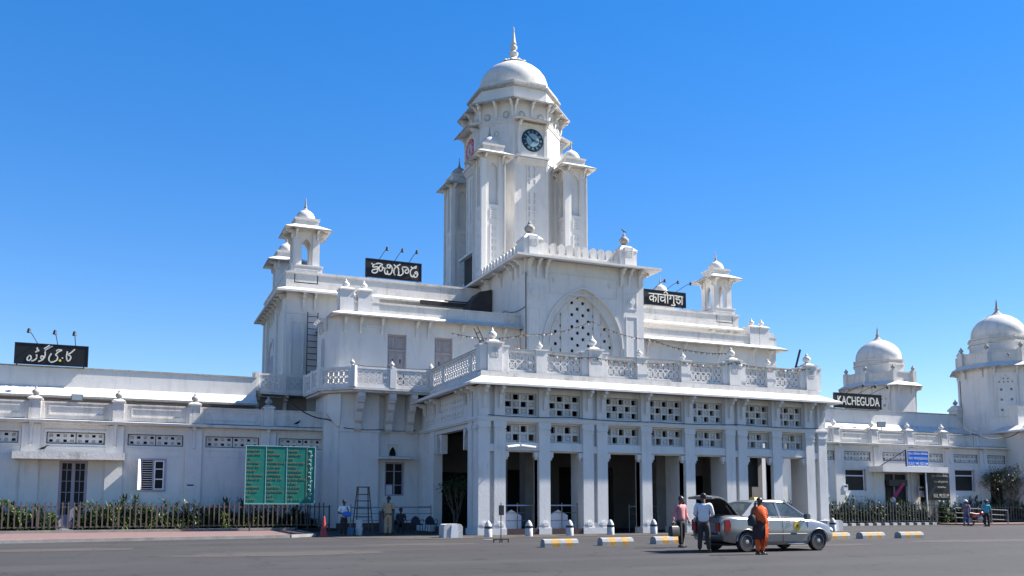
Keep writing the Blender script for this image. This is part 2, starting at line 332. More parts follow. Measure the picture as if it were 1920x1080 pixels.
# ---- entrance portico
PX0,PX1,PY0,PY1=14.55,34.95,38.65,48.1
piers=[(14.58,15.93,1.35,True),(17.65,18.22,.65,False),(19.98,21.31,1.45,True),(23.24,23.80,.65,False),(25.80,26.36,1.9,False),(28.29,29.62,1.45,True),(31.28,31.86,.65,False),(33.50,34.92,1.35,True)]
opens=[(a[1],b[0]) for a,b in zip(piers,piers[1:])]
mb=MB()
holes=[]
for a,b in opens:
    holes+=[(a,b,0,3.87),(a+.03,b-.03,4.34,5.18),(a+.03,b-.03,5.60,6.66)]
wall_y(mb,PX0+.12,PX1-.12,0,6.95,PY0+.24,PY0+.60,holes)
# side wall (left, facing -X) and right side
for sx,x0,x1 in ((-1,PX0+.12,PX0+.5),(1,PX1-.5,PX1-.12)):
    mb.box(x0,x1,PY0+.605,40.0,0,6.95); mb.box(x0,x1,45.3,PY1,0,6.95); mb.box(x0,x1,40.0,45.3,5.05,6.95)
POR=part('entrance_portico',mb,'whitewash')
# string course and lintels
m=MB(); m.rects([(PX0+.03,PX1-.03,PY0+.03,PY1,5.27),(PX0-.06,PX1+.06,PY0-.06,PY1,5.31),(PX0-.06,PX1+.06,PY0-.06,PY1,5.40),(PX0+.03,PX1-.03,PY0+.03,PY1,5.47)])
# hollow: keep only as ring by boxes instead
m=MB()
def ring_mould(m,x0,x1,y0,y1,z0,z1,o,t=.30):
    m.box(x0-o,x1+o,y0-o,y0+t,z0,z1); m.box(x0-o,x0+t,y0+t,y1,z0,z1); m.box(x1-t,x1+o,y0+t,y1,z0,z1)
ring_mould(m,PX0,PX1,PY0,PY1,5.26,5.33,.02); ring_mould(m,PX0,PX1,PY0,PY1,5.331,5.42,.07); ring_mould(m,PX0,PX1,PY0,PY1,5.421,5.48,.03)
m.build('string_course','whitewash',POR)
for a,b in opens:
    m=MB(); m.box(a,b,PY0+.10,PY0+.238,4.0,4.30); m.box(a,b,PY0+.04,PY0+.238,3.93,4.0)
    for e,s in ((a,1),(b,-1)):
        xx=sorted((e,e+s*.20)); m.box(xx[0],xx[1],PY0+.08,PY0+.34,3.62,3.87); m.box(xx[0]+.05,xx[1]-.05,PY0+.12,PY0+.30,3.50,3.62)
    m.build('lintel','whitewash',POR)
for k,(x0,x1,dp,pair) in enumerate(piers):
    m=MB(); segs=[(x0,x0+.56),(x1-.56,x1)] if pair else [(x0,x1)]
    yb=PY0+dp
    if pair: m.box(x0+.05,x1-.05,PY0+.252,yb,.30,5.24); 
    for a,b in segs:
        m.box(a,b,PY0,PY0+(.25 if pair else dp),.30,4.95)
        m.box(a-.03,b+.03,PY0-.03,PY0+.23,4.80,4.86); m.box(a-.02,b+.02,PY0-.05,PY0+.23,4.95,5.04); m.box(a-.04,b+.04,PY0-.02,PY0+.23,5.04,5.255)
        m.box(a-.03,b+.03,PY0-.025,PY0+.23,.30,.36)
        # rosette lunette at the foot
        cx=(a+b)/2; pts=[(cx+.20*math.cos(t*PI/10),.40+.22*math.sin(t*PI/10)) for t in range(11)]; m.prism_xz(pts,PY0-.035,PY0+.01)
        pts=[(cx+.11*math.cos(t*PI/6),.48+.09*math.sin(t*PI/6)) for t in range(12)]; m.prism_xz(pts,PY0-.06,PY0-.02)
        # upper storey pilaster
        m.box(a+.02,b-.02,PY0+.03,PY0+.238,5.485,6.93)
    if pair:
        m.box(x0+.56,x1-.56,PY0+.05,PY0+.25,3.86,4.20); m.box(x0+.56,x1-.56,PY0+.08,PY0+.25,.30,.55)
    # plinth
    m.box(x0-.04,x1+.04,PY0-.06,yb+.05,0,.298)
    m.build('pier','whitewash',POR)
    for a,b in segs: bracket(POR,(a+b)/2 if pair else (a+b)/2,PY0+.03,6.86,.55,1.0)
# side pilasters of the portico
for sx,xs,fx in ((-1,PX0,-1),(1,PX1,1)):
    m=MB()
    for a,b in ((PY0+.14,PY0+.62),(PY0+.85,40.02)):
        xa,xb=(xs-.0,xs+.12) if sx<0 else (xs-.12,xs)
        m.box(xa,xb,a,b,.30,5.25); xa2,xb2=(xs-.04,xs+.12) if sx<0 else (xs-.12,xs+.04); m.box(xa2,xb2,a-.02 if a>PY0+.2 else a,b+.03,4.9,5.05); m.box(xa,xb,a,b,5.485,6.9)
    for a,b in ((45.28,45.9),(47.2,47.85)):
        xa,xb=(xs,xs+.12) if sx<0 else (xs-.12,xs); m.box(xa,xb,a,b,.30,5.25)
    xa,xb=(xs-.06,xs+.1) if sx<0 else (xs-.1,xs+.06); m.box(xa,xb,PY0+.5,40.08,0,.296); m.box(xa,xb,45.2,48,0,.296)
    m.build('side_pilaster','whitewash',POR)
    # frieze panels with blind tracery
    for a,b,nc in ((39.45,40.35,2),(41.0,44.3,8),(45.5,46.7,3)):
        gm=grille(a,b,5.68,6.62,nc,3,0,1,.05,.5); 
        rot=Matrix.Translation((xs+(.06 if sx<0 else -.06),0,0))@Matrix.Rotation(R(-90 if sx<0 else 90),4,'Z')
        if sx<0: gm.v=[(xs+.075+y,x,z) for x,y,z in gm.v]
        else: gm.v=[(xs-.075-y,x,z) for x,y,z in gm.v]
        gm.build('frieze_panel','whitewash',POR)
    for y in (39.0,39.75,40.6,44.6,45.4,47.0):
        bracket(POR,xs+(.1 if sx<0 else -.1),y,6.86,.55,.7,R(-90) if sx<0 else R(90))
    for y in (41.0,44.4,45.15):   # hanging corbels at the side opening
        bracket(POR,xs+(.3 if sx<0 else -.3),y,5.02,.35,1.0,R(180) if y>42 else 0,.35)
for k,(a,b) in enumerate(opens):
    nc=5 if k in (2,3,4) else 4
    mt='whitewash' if k==4 else 'weathered'
    grille(a+.05,b-.05,5.62,6.64,nc,3,PY0+.33,0 if nc==5 else 1,.20,.76).build('upper_grille',mt,POR)
    grille(a+.05,b-.05,4.36,5.16,nc,2,PY0+.33,1,.20,.76).build('lower_grille','weathered',POR)
for a,b in opens:
    for z0,z1 in ((5.60,6.66),(4.34,5.18)):
        m=MB(); frame(m,a+.03,b-.03,z0,z1,PY0+.34,.028,.05); m.build('grille_outline','old_edge_and_shade',POR)  # dark outline: shadow gap round the recessed screens, put into colour
# plinth/dado base
m=MB(); m.box(PX0+.02,20.0,PY0-.02,PY0+.10,0.0,.27); m.box(PX0+.1,PX0+.5,40.1,PY1,0,.27)
m.build('dado','brown_dado',POR)
# interior
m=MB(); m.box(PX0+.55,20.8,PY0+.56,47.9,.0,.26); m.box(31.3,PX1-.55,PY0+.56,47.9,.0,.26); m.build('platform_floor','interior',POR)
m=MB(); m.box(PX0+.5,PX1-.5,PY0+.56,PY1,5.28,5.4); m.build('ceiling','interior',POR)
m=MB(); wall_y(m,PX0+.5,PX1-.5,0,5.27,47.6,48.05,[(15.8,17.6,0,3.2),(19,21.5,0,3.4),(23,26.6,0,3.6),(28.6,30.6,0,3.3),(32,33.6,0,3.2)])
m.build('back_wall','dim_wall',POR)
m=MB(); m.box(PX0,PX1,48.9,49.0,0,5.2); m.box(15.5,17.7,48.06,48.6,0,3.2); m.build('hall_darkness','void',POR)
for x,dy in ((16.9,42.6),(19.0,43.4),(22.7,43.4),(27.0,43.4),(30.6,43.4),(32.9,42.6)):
    m=MB(); m.box(x,x+.75,dy,dy+.75,0,5.27); m.box(x-.05,x+.8,dy-.05,dy+.8,4.5,4.6); m.build('inner_pier','dingy_shade',POR)
# eave and roof terrace
m=MB(); m.use('whitewash')
rg=lambda e,z:[(PX0-e,PY0-e,z),(PX1+e,PY0-e,z),(PX1+e,PY1,z),(PX0-e,PY1,z)]
m.loft([rg(-.12,7.0),rg(.58,6.86)],False,False); m.loft([rg(.58,6.86),rg(.62,6.88),rg(.62,6.95)],False,False)
m.use('old_edge_and_shade'); m.loft([rg(.62,6.95),rg(.61,6.975)],False,False)
m.use('weathered'); m.loft([rg(.61,6.975),rg(-.22,7.38),rg(-.22,7.62)],False,False)
m.use('roof_slab'); m.loft([rg(-.22,7.62),rg(-.30,7.66)],False,True)
m.build('eave',None,POR)
# parapet
PAR=MB(); ypar=39.05
big=[15.5,20.85,29.2,34.3]; small=[17.95,23.55,26.15,31.6]
for i,x in enumerate(big):
    m=MB(); m.box(x-.72,x+.72,ypar-.02,ypar+.55,7.66,8.86); m.box(x-.36,x+.36,ypar-.12,ypar+.62,7.66,8.98)
    m.box(x-.46,x+.46,ypar-.2,ypar+.7,8.98,9.06); m.box(x-.78,x+.78,ypar-.07,ypar+.6,8.86,8.93)
    m.lathe(x,ypar+.25,[(.44,9.06),(.36,9.12),(.30,9.16)],4,PI/4)
    o=m.build('parapet_post','whitewash',POR)
    m=MB(); pts=[(x-.19,8.35),(x+.19,8.35),(x+.19,8.75),(x+.1,8.72),(x,8.80),(x-.1,8.72),(x-.19,8.75)]
    grille(x-.19,x+.19,8.35,8.78,3,3,ypar-.135,0,.02,.6).build('post_panel','weathered',POR)
    finial(POR,x,ypar+.25,9.14,.72)
for x in small:
    m=MB(); m.box(x-.28,x+.28,ypar-.06,ypar+.5,7.66,8.78); m.box(x-.34,x+.34,ypar-.1,ypar+.55,8.78,8.85); m.build('parapet_post','whitewash',POR); finial(POR,x,ypar+.22,8.85,.5)
allp=sorted([(x,.72) for x in big]+[(x,.28) for x in small])
for (xa,wa),(xb,wb) in zip(allp,allp[1:]):
    jali(xa+wa,xb-wb,7.74,8.66,ypar+.04,.16).build('railing_panel','whitewash',POR)
    m=MB(); m.box(xa+wa,xb-wb,ypar,ypar+.32,8.66,8.78); m.box(xa+wa,xb-wb,ypar+.02,ypar+.3,7.66,7.74); m.build('coping','weathered',POR)
    m=MB(); m.box(xa+wa,xb-wb,ypar-.012,ypar+.02,8.765,8.795); m.build('coping_edge','old_edge_and_shade',POR)
def rot_side(mb,xs,y0):   # turn a front-facing (x,z) panel to face -X: x->y
    mb.v=[(xs+y-y0,x,z) for x,y,z in mb.v]; return mb
for xs in (PX0+.35,PX1-.5):
    segs=[(39.7,40.5),(40.7,44.7),(44.9,46.6)]
    for a,b in segs: rot_side(jali(a,b,7.74,8.66,0),xs,0).build('railing_panel','whitewash',POR)
    m=MB(); m.box(xs-.06,xs+.2,39.6,47.9,8.66,8.78); m.build('coping','weathered',POR); m=MB(); m.box(xs-.04,xs+.18,39.6,47.9,7.62,7.74); m.build('railing_base','weathered',POR); m=MB(); m.box(xs-.08,xs-.05,39.6,47.9,8.765,8.79); m.build('coping_edge','old_edge_and_shade',POR)
    for y in (39.6,40.6,44.8,46.7): m=MB(); m.box(xs-.04,xs+.16,y-.1,y+.1,7.745,8.655); m.build('railing_post','whitewash',POR)
# ---- gable block
GX0,GX1,GY0,GY1=20.75,28.78,47.4,57.5
mb=MB(); ap=arch_pts(24.62,2.62,10.85,3.5)
mb.box(GX0,21.85,GY0-.0,GY0+.5,7.5,15.9); mb.box(27.35,GX1,GY0,GY0+.5,7.5,15.9)
arch_panel(mb,21.85,27.35,7.5,15.9,ap,GY0+.06,GY0+.5)
mb.box(GX0+.02,GX0+.5,GY0+.5,GY1,7.5,15.9); mb.box(GX1-.5,GX1-.02,GY0+.5,GY1,7.5,15.9)
mb.box(GX0+.5,GX1-.5,GY0+.5,GY1,15.6,15.88)
GAB=part('gable_block',mb,'whitewash')
m=MB(); ap2=arch_pts(24.62,2.1,10.8,3.2); arch_panel(m,21.9,27.3,7.6,14.9,ap2,GY0+.26,GY0+.49)
m.build('arch_surround','whitewash',GAB)
m=MB()
cell=.37; hs=[]
for i in range(-6,6):
    for j in range(0,16):
        x=24.62+i*cell; z=8.2+j*cell
        ci=i if i>=0 else i+1
        if abs(i+.5)<1.6 : ok=(i+j)%2==0
        else: ok=(i+j)%2==0 and abs(i+.5)>2.2
        if ok: hs.append((x+.09,x+cell-.09,z+.09,z+cell-.09))
wall_y(m,22.2,27.0,7.6,14.2,GY0+.50,GY0+.6,hs)
m.build('tracery_screen','whitewash',GAB)
m=MB()
for x in (23.52,25.72): m.box(x-.22,x+.22,GY0+.42,GY0+.52,7.6,13.4)
for z in (10.15,): m.box(22.3,26.95,GY0+.43,GY0+.515,z-.22,z+.22)
m.build('mullion','whitewash',GAB)
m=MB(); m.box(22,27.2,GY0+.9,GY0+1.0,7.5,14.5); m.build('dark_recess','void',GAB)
m=MB()   # panelled corner pilasters, spandrel frames, rosettes
for xa,xb in ((20.95,21.72),(27.5,28.3)):
    frame(m,xa,xb,13.35,14.35,GY0); frame(m,xa,xb,8.2,12.9,GY0)
frame(m,22.35,26.95,13.9,15.15,GY0+.06,.05,.04)
for cx,cz,r in ((21.33,13.85,.26),(27.9,13.85,.26),(22.75,14.72,.2),(26.5,14.72,.2)):
    for rr,dd in ((r,.05),(r*.6,.09)): m.prism_xz([(cx+rr*math.cos(t*PI/8),cz+rr*math.sin(t*PI/8)) for t in range(16)],GY0-dd if cx<22 or cx>27.4 else GY0+.06-dd,GY0+.06)
m.build('plaster_moulding','whitewash',GAB)
# arch rim mouldings
def rim(pts,w,y0,y1,mb):
    for a,b in zip(pts,pts[1:]):
        d=Vector((b[0]-a[0],b[1]-a[1])).normalized(); nn=Vector((-d.y,d.x))*w
        mb.prism_xz([a,b,(b[0]+nn.x,b[1]+nn.y),(a[0]+nn.x,a[1]+nn.y)],y0,y1)
m=MB(); rim(ap,.10,GY0-.02,GY0+.06,m); m.build('arch_moulding','whitewash',GAB); m=MB(); rim(ap2,.09,GY0+.2,GY0+.265,m); m.build('arch_moulding','whitewash',GAB)
m=MB(); m.use('whitewash')
rg2=lambda e,z:[(GX0-e,GY0-e,z),(GX1+e,GY0-e,z),(GX1+e,GY1,z),(GX0-e,GY1,z)]
m.loft([rg2(-.05,15.92),rg2(.82,15.76),rg2(.85,15.78),rg2(.85,15.88)],False,False); m.use('old_edge_and_shade'); m.loft([rg2(.85,15.88),rg2(.84,15.91)],False,False)
m.use('weathered'); m.loft([rg2(.84,15.91),rg2(-.1,16.12)],False,True); m.build('eave',None,GAB)
for x in (21.0,21.55,22.1,27.2,27.75,28.45): bracket(GAB,x,GY0+.01,15.78,.6,1.05,0,.15)
for y in (47.7,48.4,49.2,51.0,53.0): bracket(GAB,GX0+.03,y,15.78,.6,.9,R(-90),.14)
for y in (47.7,48.4,49.2): bracket(GAB,GX1-.03,y,15.78,.6,.9,R(90),.14)
# merlon parapet
for i,x in enumerate((21.25,27.7)):
    m=MB(); m.box(x-.58,x+.58,GY0-.1,GY0+1.0,16.06,17.0); m.box(x-.3,x+.3,GY0-.2,GY0+1.1,16.06,17.22)
    m.rects([(x-.64,x+.64,GY0-.16,GY0+1.06,17.0),(x-.64,x+.64,GY0-.16,GY0+1.06,17.06),(x-.38,x+.38,GY0+.1,GY0+.8,17.34),(x-.3,x+.3,GY0+.15,GY0+.7,17.4)])
    m.build('parapet_post','whitewash',GAB); finial(GAB,x,GY0+.45,17.38,1.02,'old_edge_and_shade')
    grille(x-.2,x+.2,16.62,17.0,3,3,GY0-.215,0,.02,.6).build('post_panel','weathered',GAB)
def merlon(m,x,w,y0,y1,z0,z1):
    m.prism_xz([(x-w,z0)]+[(x-w*math.cos(t*PI/8),z1-w+w*math.sin(t*PI/8)) for t in range(9)]+[(x+w,z0)],y0,y1)
for k in range(10):
    m=MB(); merlon(m,22.12+k*.54,.20,GY0+.1,GY0+.3,16.08,16.98); o=m.build('merlon','weathered',GAB)
m=MB(); m.box(21.8,27.1,GY0+.05,GY0+.35,16.05,16.32); m.build('parapet_base','weathered',GAB)
for k in range(12):
    m=MB(); y=48.75+k*.54; m.prism_yz([(y-.2,16.08)]+[(y-.2*math.cos(t*PI/8),16.78+.2*math.sin(t*PI/8)) for t in range(9)]+[(y+.2,16.08)],GX0+.02,GX0+.22); m.build('merlon','weathered',GAB)
# ---- clock tower
TC=(24.85,58.8); ta=3.15
mb=MB()
mb.loft([octo(*TC,ta+.25,14),octo(*TC,ta+.25,17.2),octo(*TC,ta,17.6),octo(*TC,ta,29.84)])
TW=part('clock_tower',mb,'whitewash')
# mouldings around the drum
m=MB()
for a,z0,z1 in ((ta+.06,28.05,28.15),(ta+.10,28.16,28.24),(ta+.05,25.30,25.38)): m.loft([octo(*TC,a,z0),octo(*TC,a,z1)])
m.build('drum_moulding','whitewash',TW)
def toface(mb,k,a=None):   # geometry modelled facing -Y around x=0 at y=0 -> face k of the octagon (k=0 front, +1 = towards +X)
    a=ta if a is None else a
    return mb.xf(Matrix.Translation((TC[0],TC[1],0))@Matrix.Rotation(R(45*k),4,'Z')@Matrix.Translation((0,-a,0)))
for k in range(8):
    for x in (-.72,.72):
        m=MB()
        for rr,dd,mt_ in ((.36,.03,'whitewash'),(.27,.045,'old_edge_and_shade'),(.09,.07,'whitewash')):
            n=16; m.use(mt_); m.loft([[(x+rr*math.cos(2*PI*j/n),-dd,28.62+rr*math.sin(2*PI*j/n)) for j in range(n)],[(x+rr*math.cos(2*PI*j/n),.02,28.62+rr*math.sin(2*PI*j/n)) for j in range(n)]])
        m.use('whitewash')
        for q in range(8):
            t=q*PI/4; cx,cz=x+.17*math.cos(t),28.62+.15*math.sin(t); m.box(cx-.035,cx+.035,-.075,-.05,cz-.035,cz+.035)
        toface(m,k).build('roundel',None,TW)
    for x in (-1.25,-.42,.42,1.25)[:4]:
        if abs(x)>1.3: continue
        p=Matrix.Translation((TC[0],TC[1],0))@Matrix.Rotation(R(45*k),4,'Z')@Vector((x if abs(x)>.5 else (0 if x<0 else 99),-ta,29.52))
        if abs(p.x)>80: continue
        bracket(TW,p.x,p.y,p.z,.66,1.1,R(45*k),.15)
    if k%2:   # diagonal faces: square rosette panel
        m=MB(); m.use('whitewash'); m.box(-.32,.32,-.03,.01,27.0,27.64); m.use('old_edge_and_shade')
        for q in range(8): t=q*PI/4; m.box(.17*math.cos(t)-.035,.17*math.cos(t)+.035,-.05,-.028,27.32+.17*math.sin(t)-.035,27.32+.17*math.sin(t)+.035)
        toface(m,k).build('rosette_panel',None,TW)
# cardinal clock bays with hood
for k in (0,2,4,6):
    m=MB(); m.box(-1.0,1.0,-.22,.02,25.62,27.98); m.box(-1.12,-.88,-.30,-.0,25.62,27.98); m.box(.88,1.12,-.30,-.0,25.62,27.98)
    m.box(-1.25,1.25,-.42,.02,25.48,25.62)
    for j in range(5): m.box(-1.16+j*.0,1.16,-.34+j*.05,.02,25.44-j*.07-.07,25.44-j*.07)
    toface(m,k).build('clock_bay','whitewash',TW)
    m=MB(); m.use('whitewash'); m.prism_yz([(.02,28.26),(-.95,28.0),(-.95,28.05),(.02,28.40)],-1.45,1.45); m.use('old_edge_and_shade'); m.box(-1.47,1.47,-.99,-.94,27.97,28.07)
    toface(m,k).build('hood',None,TW)
    for x in (-1.0,1.0):
        p=Matrix.Translation((TC[0],TC[1],0))@Matrix.Rotation(R(45*k),4,'Z')@Vector((x,-ta-.2,28.0)); bracket(TW,p.x,p.y,p.z,.5,.8,R(45*k),.13)
    red=(k==6); n=40
    m=MB(); zc=26.78; rc=.82
    def disc(rr,d0,d1,mt):
        m.use(mt); m.loft([[(rr*math.cos(2*PI*j/n),d0,zc+rr*math.sin(2*PI*j/n)) for j in range(n)],[(rr*math.cos(2*PI*j/n),d1,zc+rr*math.sin(2*PI*j/n)) for j in range(n)]])
    if not red:
        disc(rc,-.26,-.2,'black_metal'); disc(rc-.05,-.275,-.255,'clock_dark'); disc(.48,-.29,-.27,'clock_pale')
        m.use('clock_pale')
        for h in range(12):
            t=h*PI/6; nst=(1,2,3,2,1,2,3,4,2,1,2,3)[h]
            for q in range(nst):
                s0=len(m.v); off=(q-(nst-1)/2)*.055; m.box(off-.016,off+.016,-.288,-.274,.53,.70); m.xf(Matrix.Translation((0,0,zc))@Matrix.Rotation(t,4,'Y'),s0)
        m.use('black_metal')
        for ang,ln,w in ((-48,.62,.035),(100,.42,.05),(210,.14,.04),(280,.12,.03)):
            s0=len(m.v); m.box(-w,w,-.305,-.292,-.02,ln); m.xf(Matrix.Translation((0,0,zc))@Matrix.Rotation(R(ang),4,'Y'),s0)
    else:
        disc(rc,-.26,-.2,'black_metal'); disc(rc-.02,-.275,-.255,'red_ring'); disc(.50,-.29,-.27,'pale_disc')
        m.use('pale_disc')
        for h in range(12):
            s0=len(m.v); m.box(-.04,.04,-.288,-.274,.60,.72); m.xf(Matrix.Translation((0,0,zc))@Matrix.Rotation(h*PI/6,4,'Y'),s0)
        m.use('red_ring')
        m.prism_xz([(-.14,zc-.28),(.14,zc-.28),(.12,zc+.02),(.0,zc+.26),(-.12,zc+.02)],-.305,-.29)
        for h in range(24):
            s0=len(m.v); m.box(-.015,.015,-.3,-.288,.40,.46); m.xf(Matrix.Translation((0,0,zc))@Matrix.Rotation(h*PI/12,4,'Y'),s0)
    toface(m,k).build('clock_face',None,TW,False,'round red and white disc' if red else 'dark dial with roman numerals')
    # long pierced slot panel below on the shaft
    m=MB(); m.box(-1.3,-1.12,-.06,.02,17.6,25.3); m.box(1.12,1.3,-.06,.02,17.6,25.3)
    if k==6:
        for x in (-.6,-.2,.2,.6): m.box(x-.1,x+.1,-.07,.02,17.6,24.8)
    toface(m,k).build('shaft_pilaster','whitewash',TW)
    if k!=6:
        hs=[(x-.07,x+.07,z,z+.34) for x in (-.2,.2) for z in [18.5+q*.47 for q in range(14)] if abs(z-23.2)>.3]
        m=MB(); wall_y(m,-.36,.36,18.4,25.1,-.06,-.012,hs); toface(m,k,ta).build('slot_panel','whitewash',TW)
        
# main eave, attic rings, dome
m=MB(); m.use('weathered'); m.loft([octo(*TC,ta-.05,29.80),octo(*TC,ta+.66,29.46)],False,False)
m.use('old_edge_and_shade'); m.loft([octo(*TC,ta+.66,29.46),octo(*TC,ta+.70,29.47),octo(*TC,ta+.70,29.56)],False,False)
m.use('weathered'); m.loft([octo(*TC,ta+.70,29.56),octo(*TC,ta-.05,29.84)],False,True); m.build('octagonal_eave',None,TW)
m=MB(); m.use('whitewash'); m.loft([octo(*TC,ta-.12,29.7),octo(*TC,ta-.12,30.72)]); m.use('old_edge_and_shade'); m.loft([octo(*TC,ta-.12,30.72),octo(*TC,ta+.06,30.80),octo(*TC,ta+.06,30.92),octo(*TC,ta-.10,30.96)])
m.use('weathered'); m.loft([octo(*TC,ta-.18,30.96),octo(*TC,ta-.12,31.12),octo(*TC,ta-.12,31.24),octo(*TC,ta-.4,31.34)]); m.build('attic_ring',None,TW)
dome=[(2.48,31.2),(2.54,31.6),(2.55,32.0),(2.50,32.4),(2.36,32.85),(2.12,33.25),(1.78,33.62),(1.38,33.92),(.95,34.15),(.5,34.3),(.1,34.36)]
dome=[(r_,31.2+(z_-31.2)*.87) for r_,z_ in dome]; m=MB(); m.lathe(*TC,dome,56); m.build('dome','weathered',TW,50)
def spire(m,cx,cy,z,s):
    m.lathe(cx,cy,[(.98*s,z-.12*s),(.80*s,z+.05*s),(.45*s,z+.16*s),(.28*s,z+.34*s),(.2*s,z+.5*s),(.30*s,z+.62*s),(.33*s,z+.78*s),(.16*s,z+.92*s),(.13*s,z+1.0*s),(.25*s,z+1.12*s),(.25*s,z+1.26*s),(.12*s,z+1.38*s),(.20*s,z+1.5*s),(.13*s,z+1.7*s),(.08*s,z+2.2*s),(.035*s,z+2.45*s),(.06*s,z+2.5*s),(.02*s,z+2.75*s)],18)
    for k in range(12): t=k*PI/6; m.ball((cx+.9*s*math.cos(t),cy+.9*s*math.sin(t),z-.10*s),(.17*s,.17*s,.10*s),6,4)
m=MB(); m.lathe(*TC,[(1.10,33.70),(1.18,33.78),(1.0,33.92),(.5,34.02)],24); m.build('leaf_ring','old_edge_and_shade',TW,50)
m=MB(); spire(m,*TC,33.98,1.06); m.build('spire','weathered',TW,50)
# ---- square turrets (chhatris)
def turret(cx,cy,z0,z1,w,ew,solid_to,eave_z,dome_r,parent,slot=True,fin=True,ndome='turret',pan=True,dz=1.0):
    """square turret with four corner posts, arched openings, eave and dome (z0 base, z1 = eave underside)"""
    h=w/2; m=MB(); m.box(cx-h,cx+h,cy-h,cy+h,z0,solid_to)
    pw=w*.27
    for sx in (-1,1):
        for sy in (-1,1):
            xa,xb=sorted((cx+sx*h,cx+sx*(h-pw))); ya,yb=sorted((cy+sy*h,cy+sy*(h-pw))); m.box(xa,xb,ya,yb,solid_to,z1)
    ow=h-pw
    ap_=arch_pts(0,ow-.06,z1-.95*dz,.55*dz,6)
    for k in range(4):
        s0=len(m.v); arch_panel(m,-ow,ow,solid_to,z1-.001,ap_,-h+.08,-h+.22); m.xf(Matrix.Translation((cx,cy,0))@Matrix.Rotation(k*PI/2,4,'Z'),s0)
    m.box(cx-h+.03,cx+h-.03,cy-h+.03,cy+h-.03,z1-.05,z1+.3)
    if ndome=='tower_turret': m.box(cx-h+.24,cx+h-.24,cy-h+.24,cy+h-.24,solid_to,z1-.06)
    t=part(ndome,m,'whitewash',False,None,parent)
    e=ew/2; m=MB(); m.use('weathered'); rr=lambda a,z:[(cx-a,cy-a,z),(cx+a,cy-a,z),(cx+a,cy+a,z),(cx-a,cy+a,z)]
    m.loft([rr(h-.02,eave_z+.22),rr(e-.02,eave_z)],False,False); m.use('old_edge_and_shade'); m.loft([rr(e-.02,eave_z),rr(e,eave_z+.02),rr(e,eave_z+.08)],False,False)
    m.use('weathered'); m.loft([rr(e,eave_z+.08),rr(h-.05,eave_z+.45*dz)],False,True)
    m.build('eave',None,t)
    m=MB(); q=dome_r; zb=eave_z+.40*dz
    m.rects([(cx-q-.12,cx+q+.12,cy-q-.12,cy+q+.12,zb),(cx-q-.12,cx+q+.12,cy-q-.12,cy+q+.12,zb+.34*dz),(cx-q-.2,cx+q+.2,cy-q-.2,cy+q+.2,zb+.38*dz),(cx-q-.2,cx+q+.2,cy-q-.2,cy+q+.2,zb+.48*dz),(cx-q,cx+q,cy-q,cy+q,zb+.52*dz)])
    m.build('dome_base','weathered',t)
    m=MB(); zd=zb+.5*dz; m.lathe(cx,cy,[(q,zd),(q*1.03,zd+q*.25),(q*.98,zd+q*.5),(q*.82,zd+q*.8),(q*.55,zd+q*1.05),(q*.25,zd+q*1.2),(.05,zd+q*1.25)],24)
    m.build('dome','old_edge_and_shade' if (cx<TC[0] and cy>TC[1] and ndome=='tower_turret') else 'weathered',t,50)
    if fin:
        m=MB(); zf=zd+q*1.2; m.lathe(cx,cy,[(.2,zf),(.12,zf+.07),(.07,zf+.14),(.10,zf+.2),(.06,zf+.3),(.04,zf+.55),(.012,zf+.85)],10); m.build('spike','old_edge_and_shade',t,50)
    for sx,sy,rz in ((0,-1,0),(0,1,PI),(-1,0,-PI/2),(1,0,PI/2)):
        for s in (-1,1):
            bx=cx+sx*h+(s*(h-.14) if sy else 0); by=cy+sy*h+(s*(h-.14) if sx else 0); bracket(t,bx,by,eave_z+.1,min(.5,e-h-.06),.62*dz,rz,.11)
    return t
for nm,(sx,sy) in (('a',(-1,-1)),('b',(1,-1)),('c',(-1,1)),('d',(1,1))):
    cx,cy=TC[0]+sx*3.12,TC[1]+sy*3.12; zt=24.95 if sy<0 else 25.0
    zt=25.0
    t=turret(cx,cy,13.5,zt,1.55,2.75,21.6,zt-.05,.62,ST,ndome='tower_turret',dz=1.0)
    for k in range(4):   # fretted panels on the shaft of the turret
        for z0,z1,nr in ((20.6,21.3,4),(15.5,20.2,10)):
            g_=MB(); wall_y(g_,-.26,.26,z0,z1,-.0,.05,[(x-.065,x+.065,z0+(q+.2)*(z1-z0)/nr,z0+(q+.8)*(z1-z0)/nr) for x in ((-.15,0.0,.15) if nr==4 else (-.11,.11)) for q in range(nr)]); g_.xf(Matrix.Translation((cx,cy,0))@Matrix.Rotation(k*PI/2,4,'Z')@Matrix.Translation((0,-.775-.03,0))); g_.build('fret_panel','whitewash',t)
            m=MB(); m.box(-.24,.24,-.012,.0,z0,z1); m.xf(Matrix.Translation((cx,cy,0))@Matrix.Rotation(k*PI/2,4,'Z')@Matrix.Translation((0,-.775,0))); m.build('panel_backing','weathered',t)
    m=MB()
    for qx in (-1,1):
        for qy in (-1,1): m.box(cx+qx*.775-(.03 if qx>0 else .16),cx+qx*.775+(.16 if qx<0 else .03),cy+qy*.775-(.03 if qy>0 else .16),cy+qy*.775+(.16 if qy<0 else .03),13.6,24.7)
    m.build('corner_strip','whitewash',t)
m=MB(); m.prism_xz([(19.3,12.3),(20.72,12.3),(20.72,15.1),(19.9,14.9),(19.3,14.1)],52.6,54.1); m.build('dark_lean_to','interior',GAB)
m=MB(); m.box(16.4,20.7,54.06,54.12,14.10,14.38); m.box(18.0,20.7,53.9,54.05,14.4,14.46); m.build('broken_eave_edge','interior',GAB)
# solid dark box painted as the shade of an opening at the tower foot
m=MB(); m.box(21.2,21.6,56.6,59.2,15.6,18.7); m.build('opening_shade','interior',TW); m=MB(); m.box(20.9,21.19,56.5,59.6,18.7,18.85); m.build('opening_hood','weathered',TW)
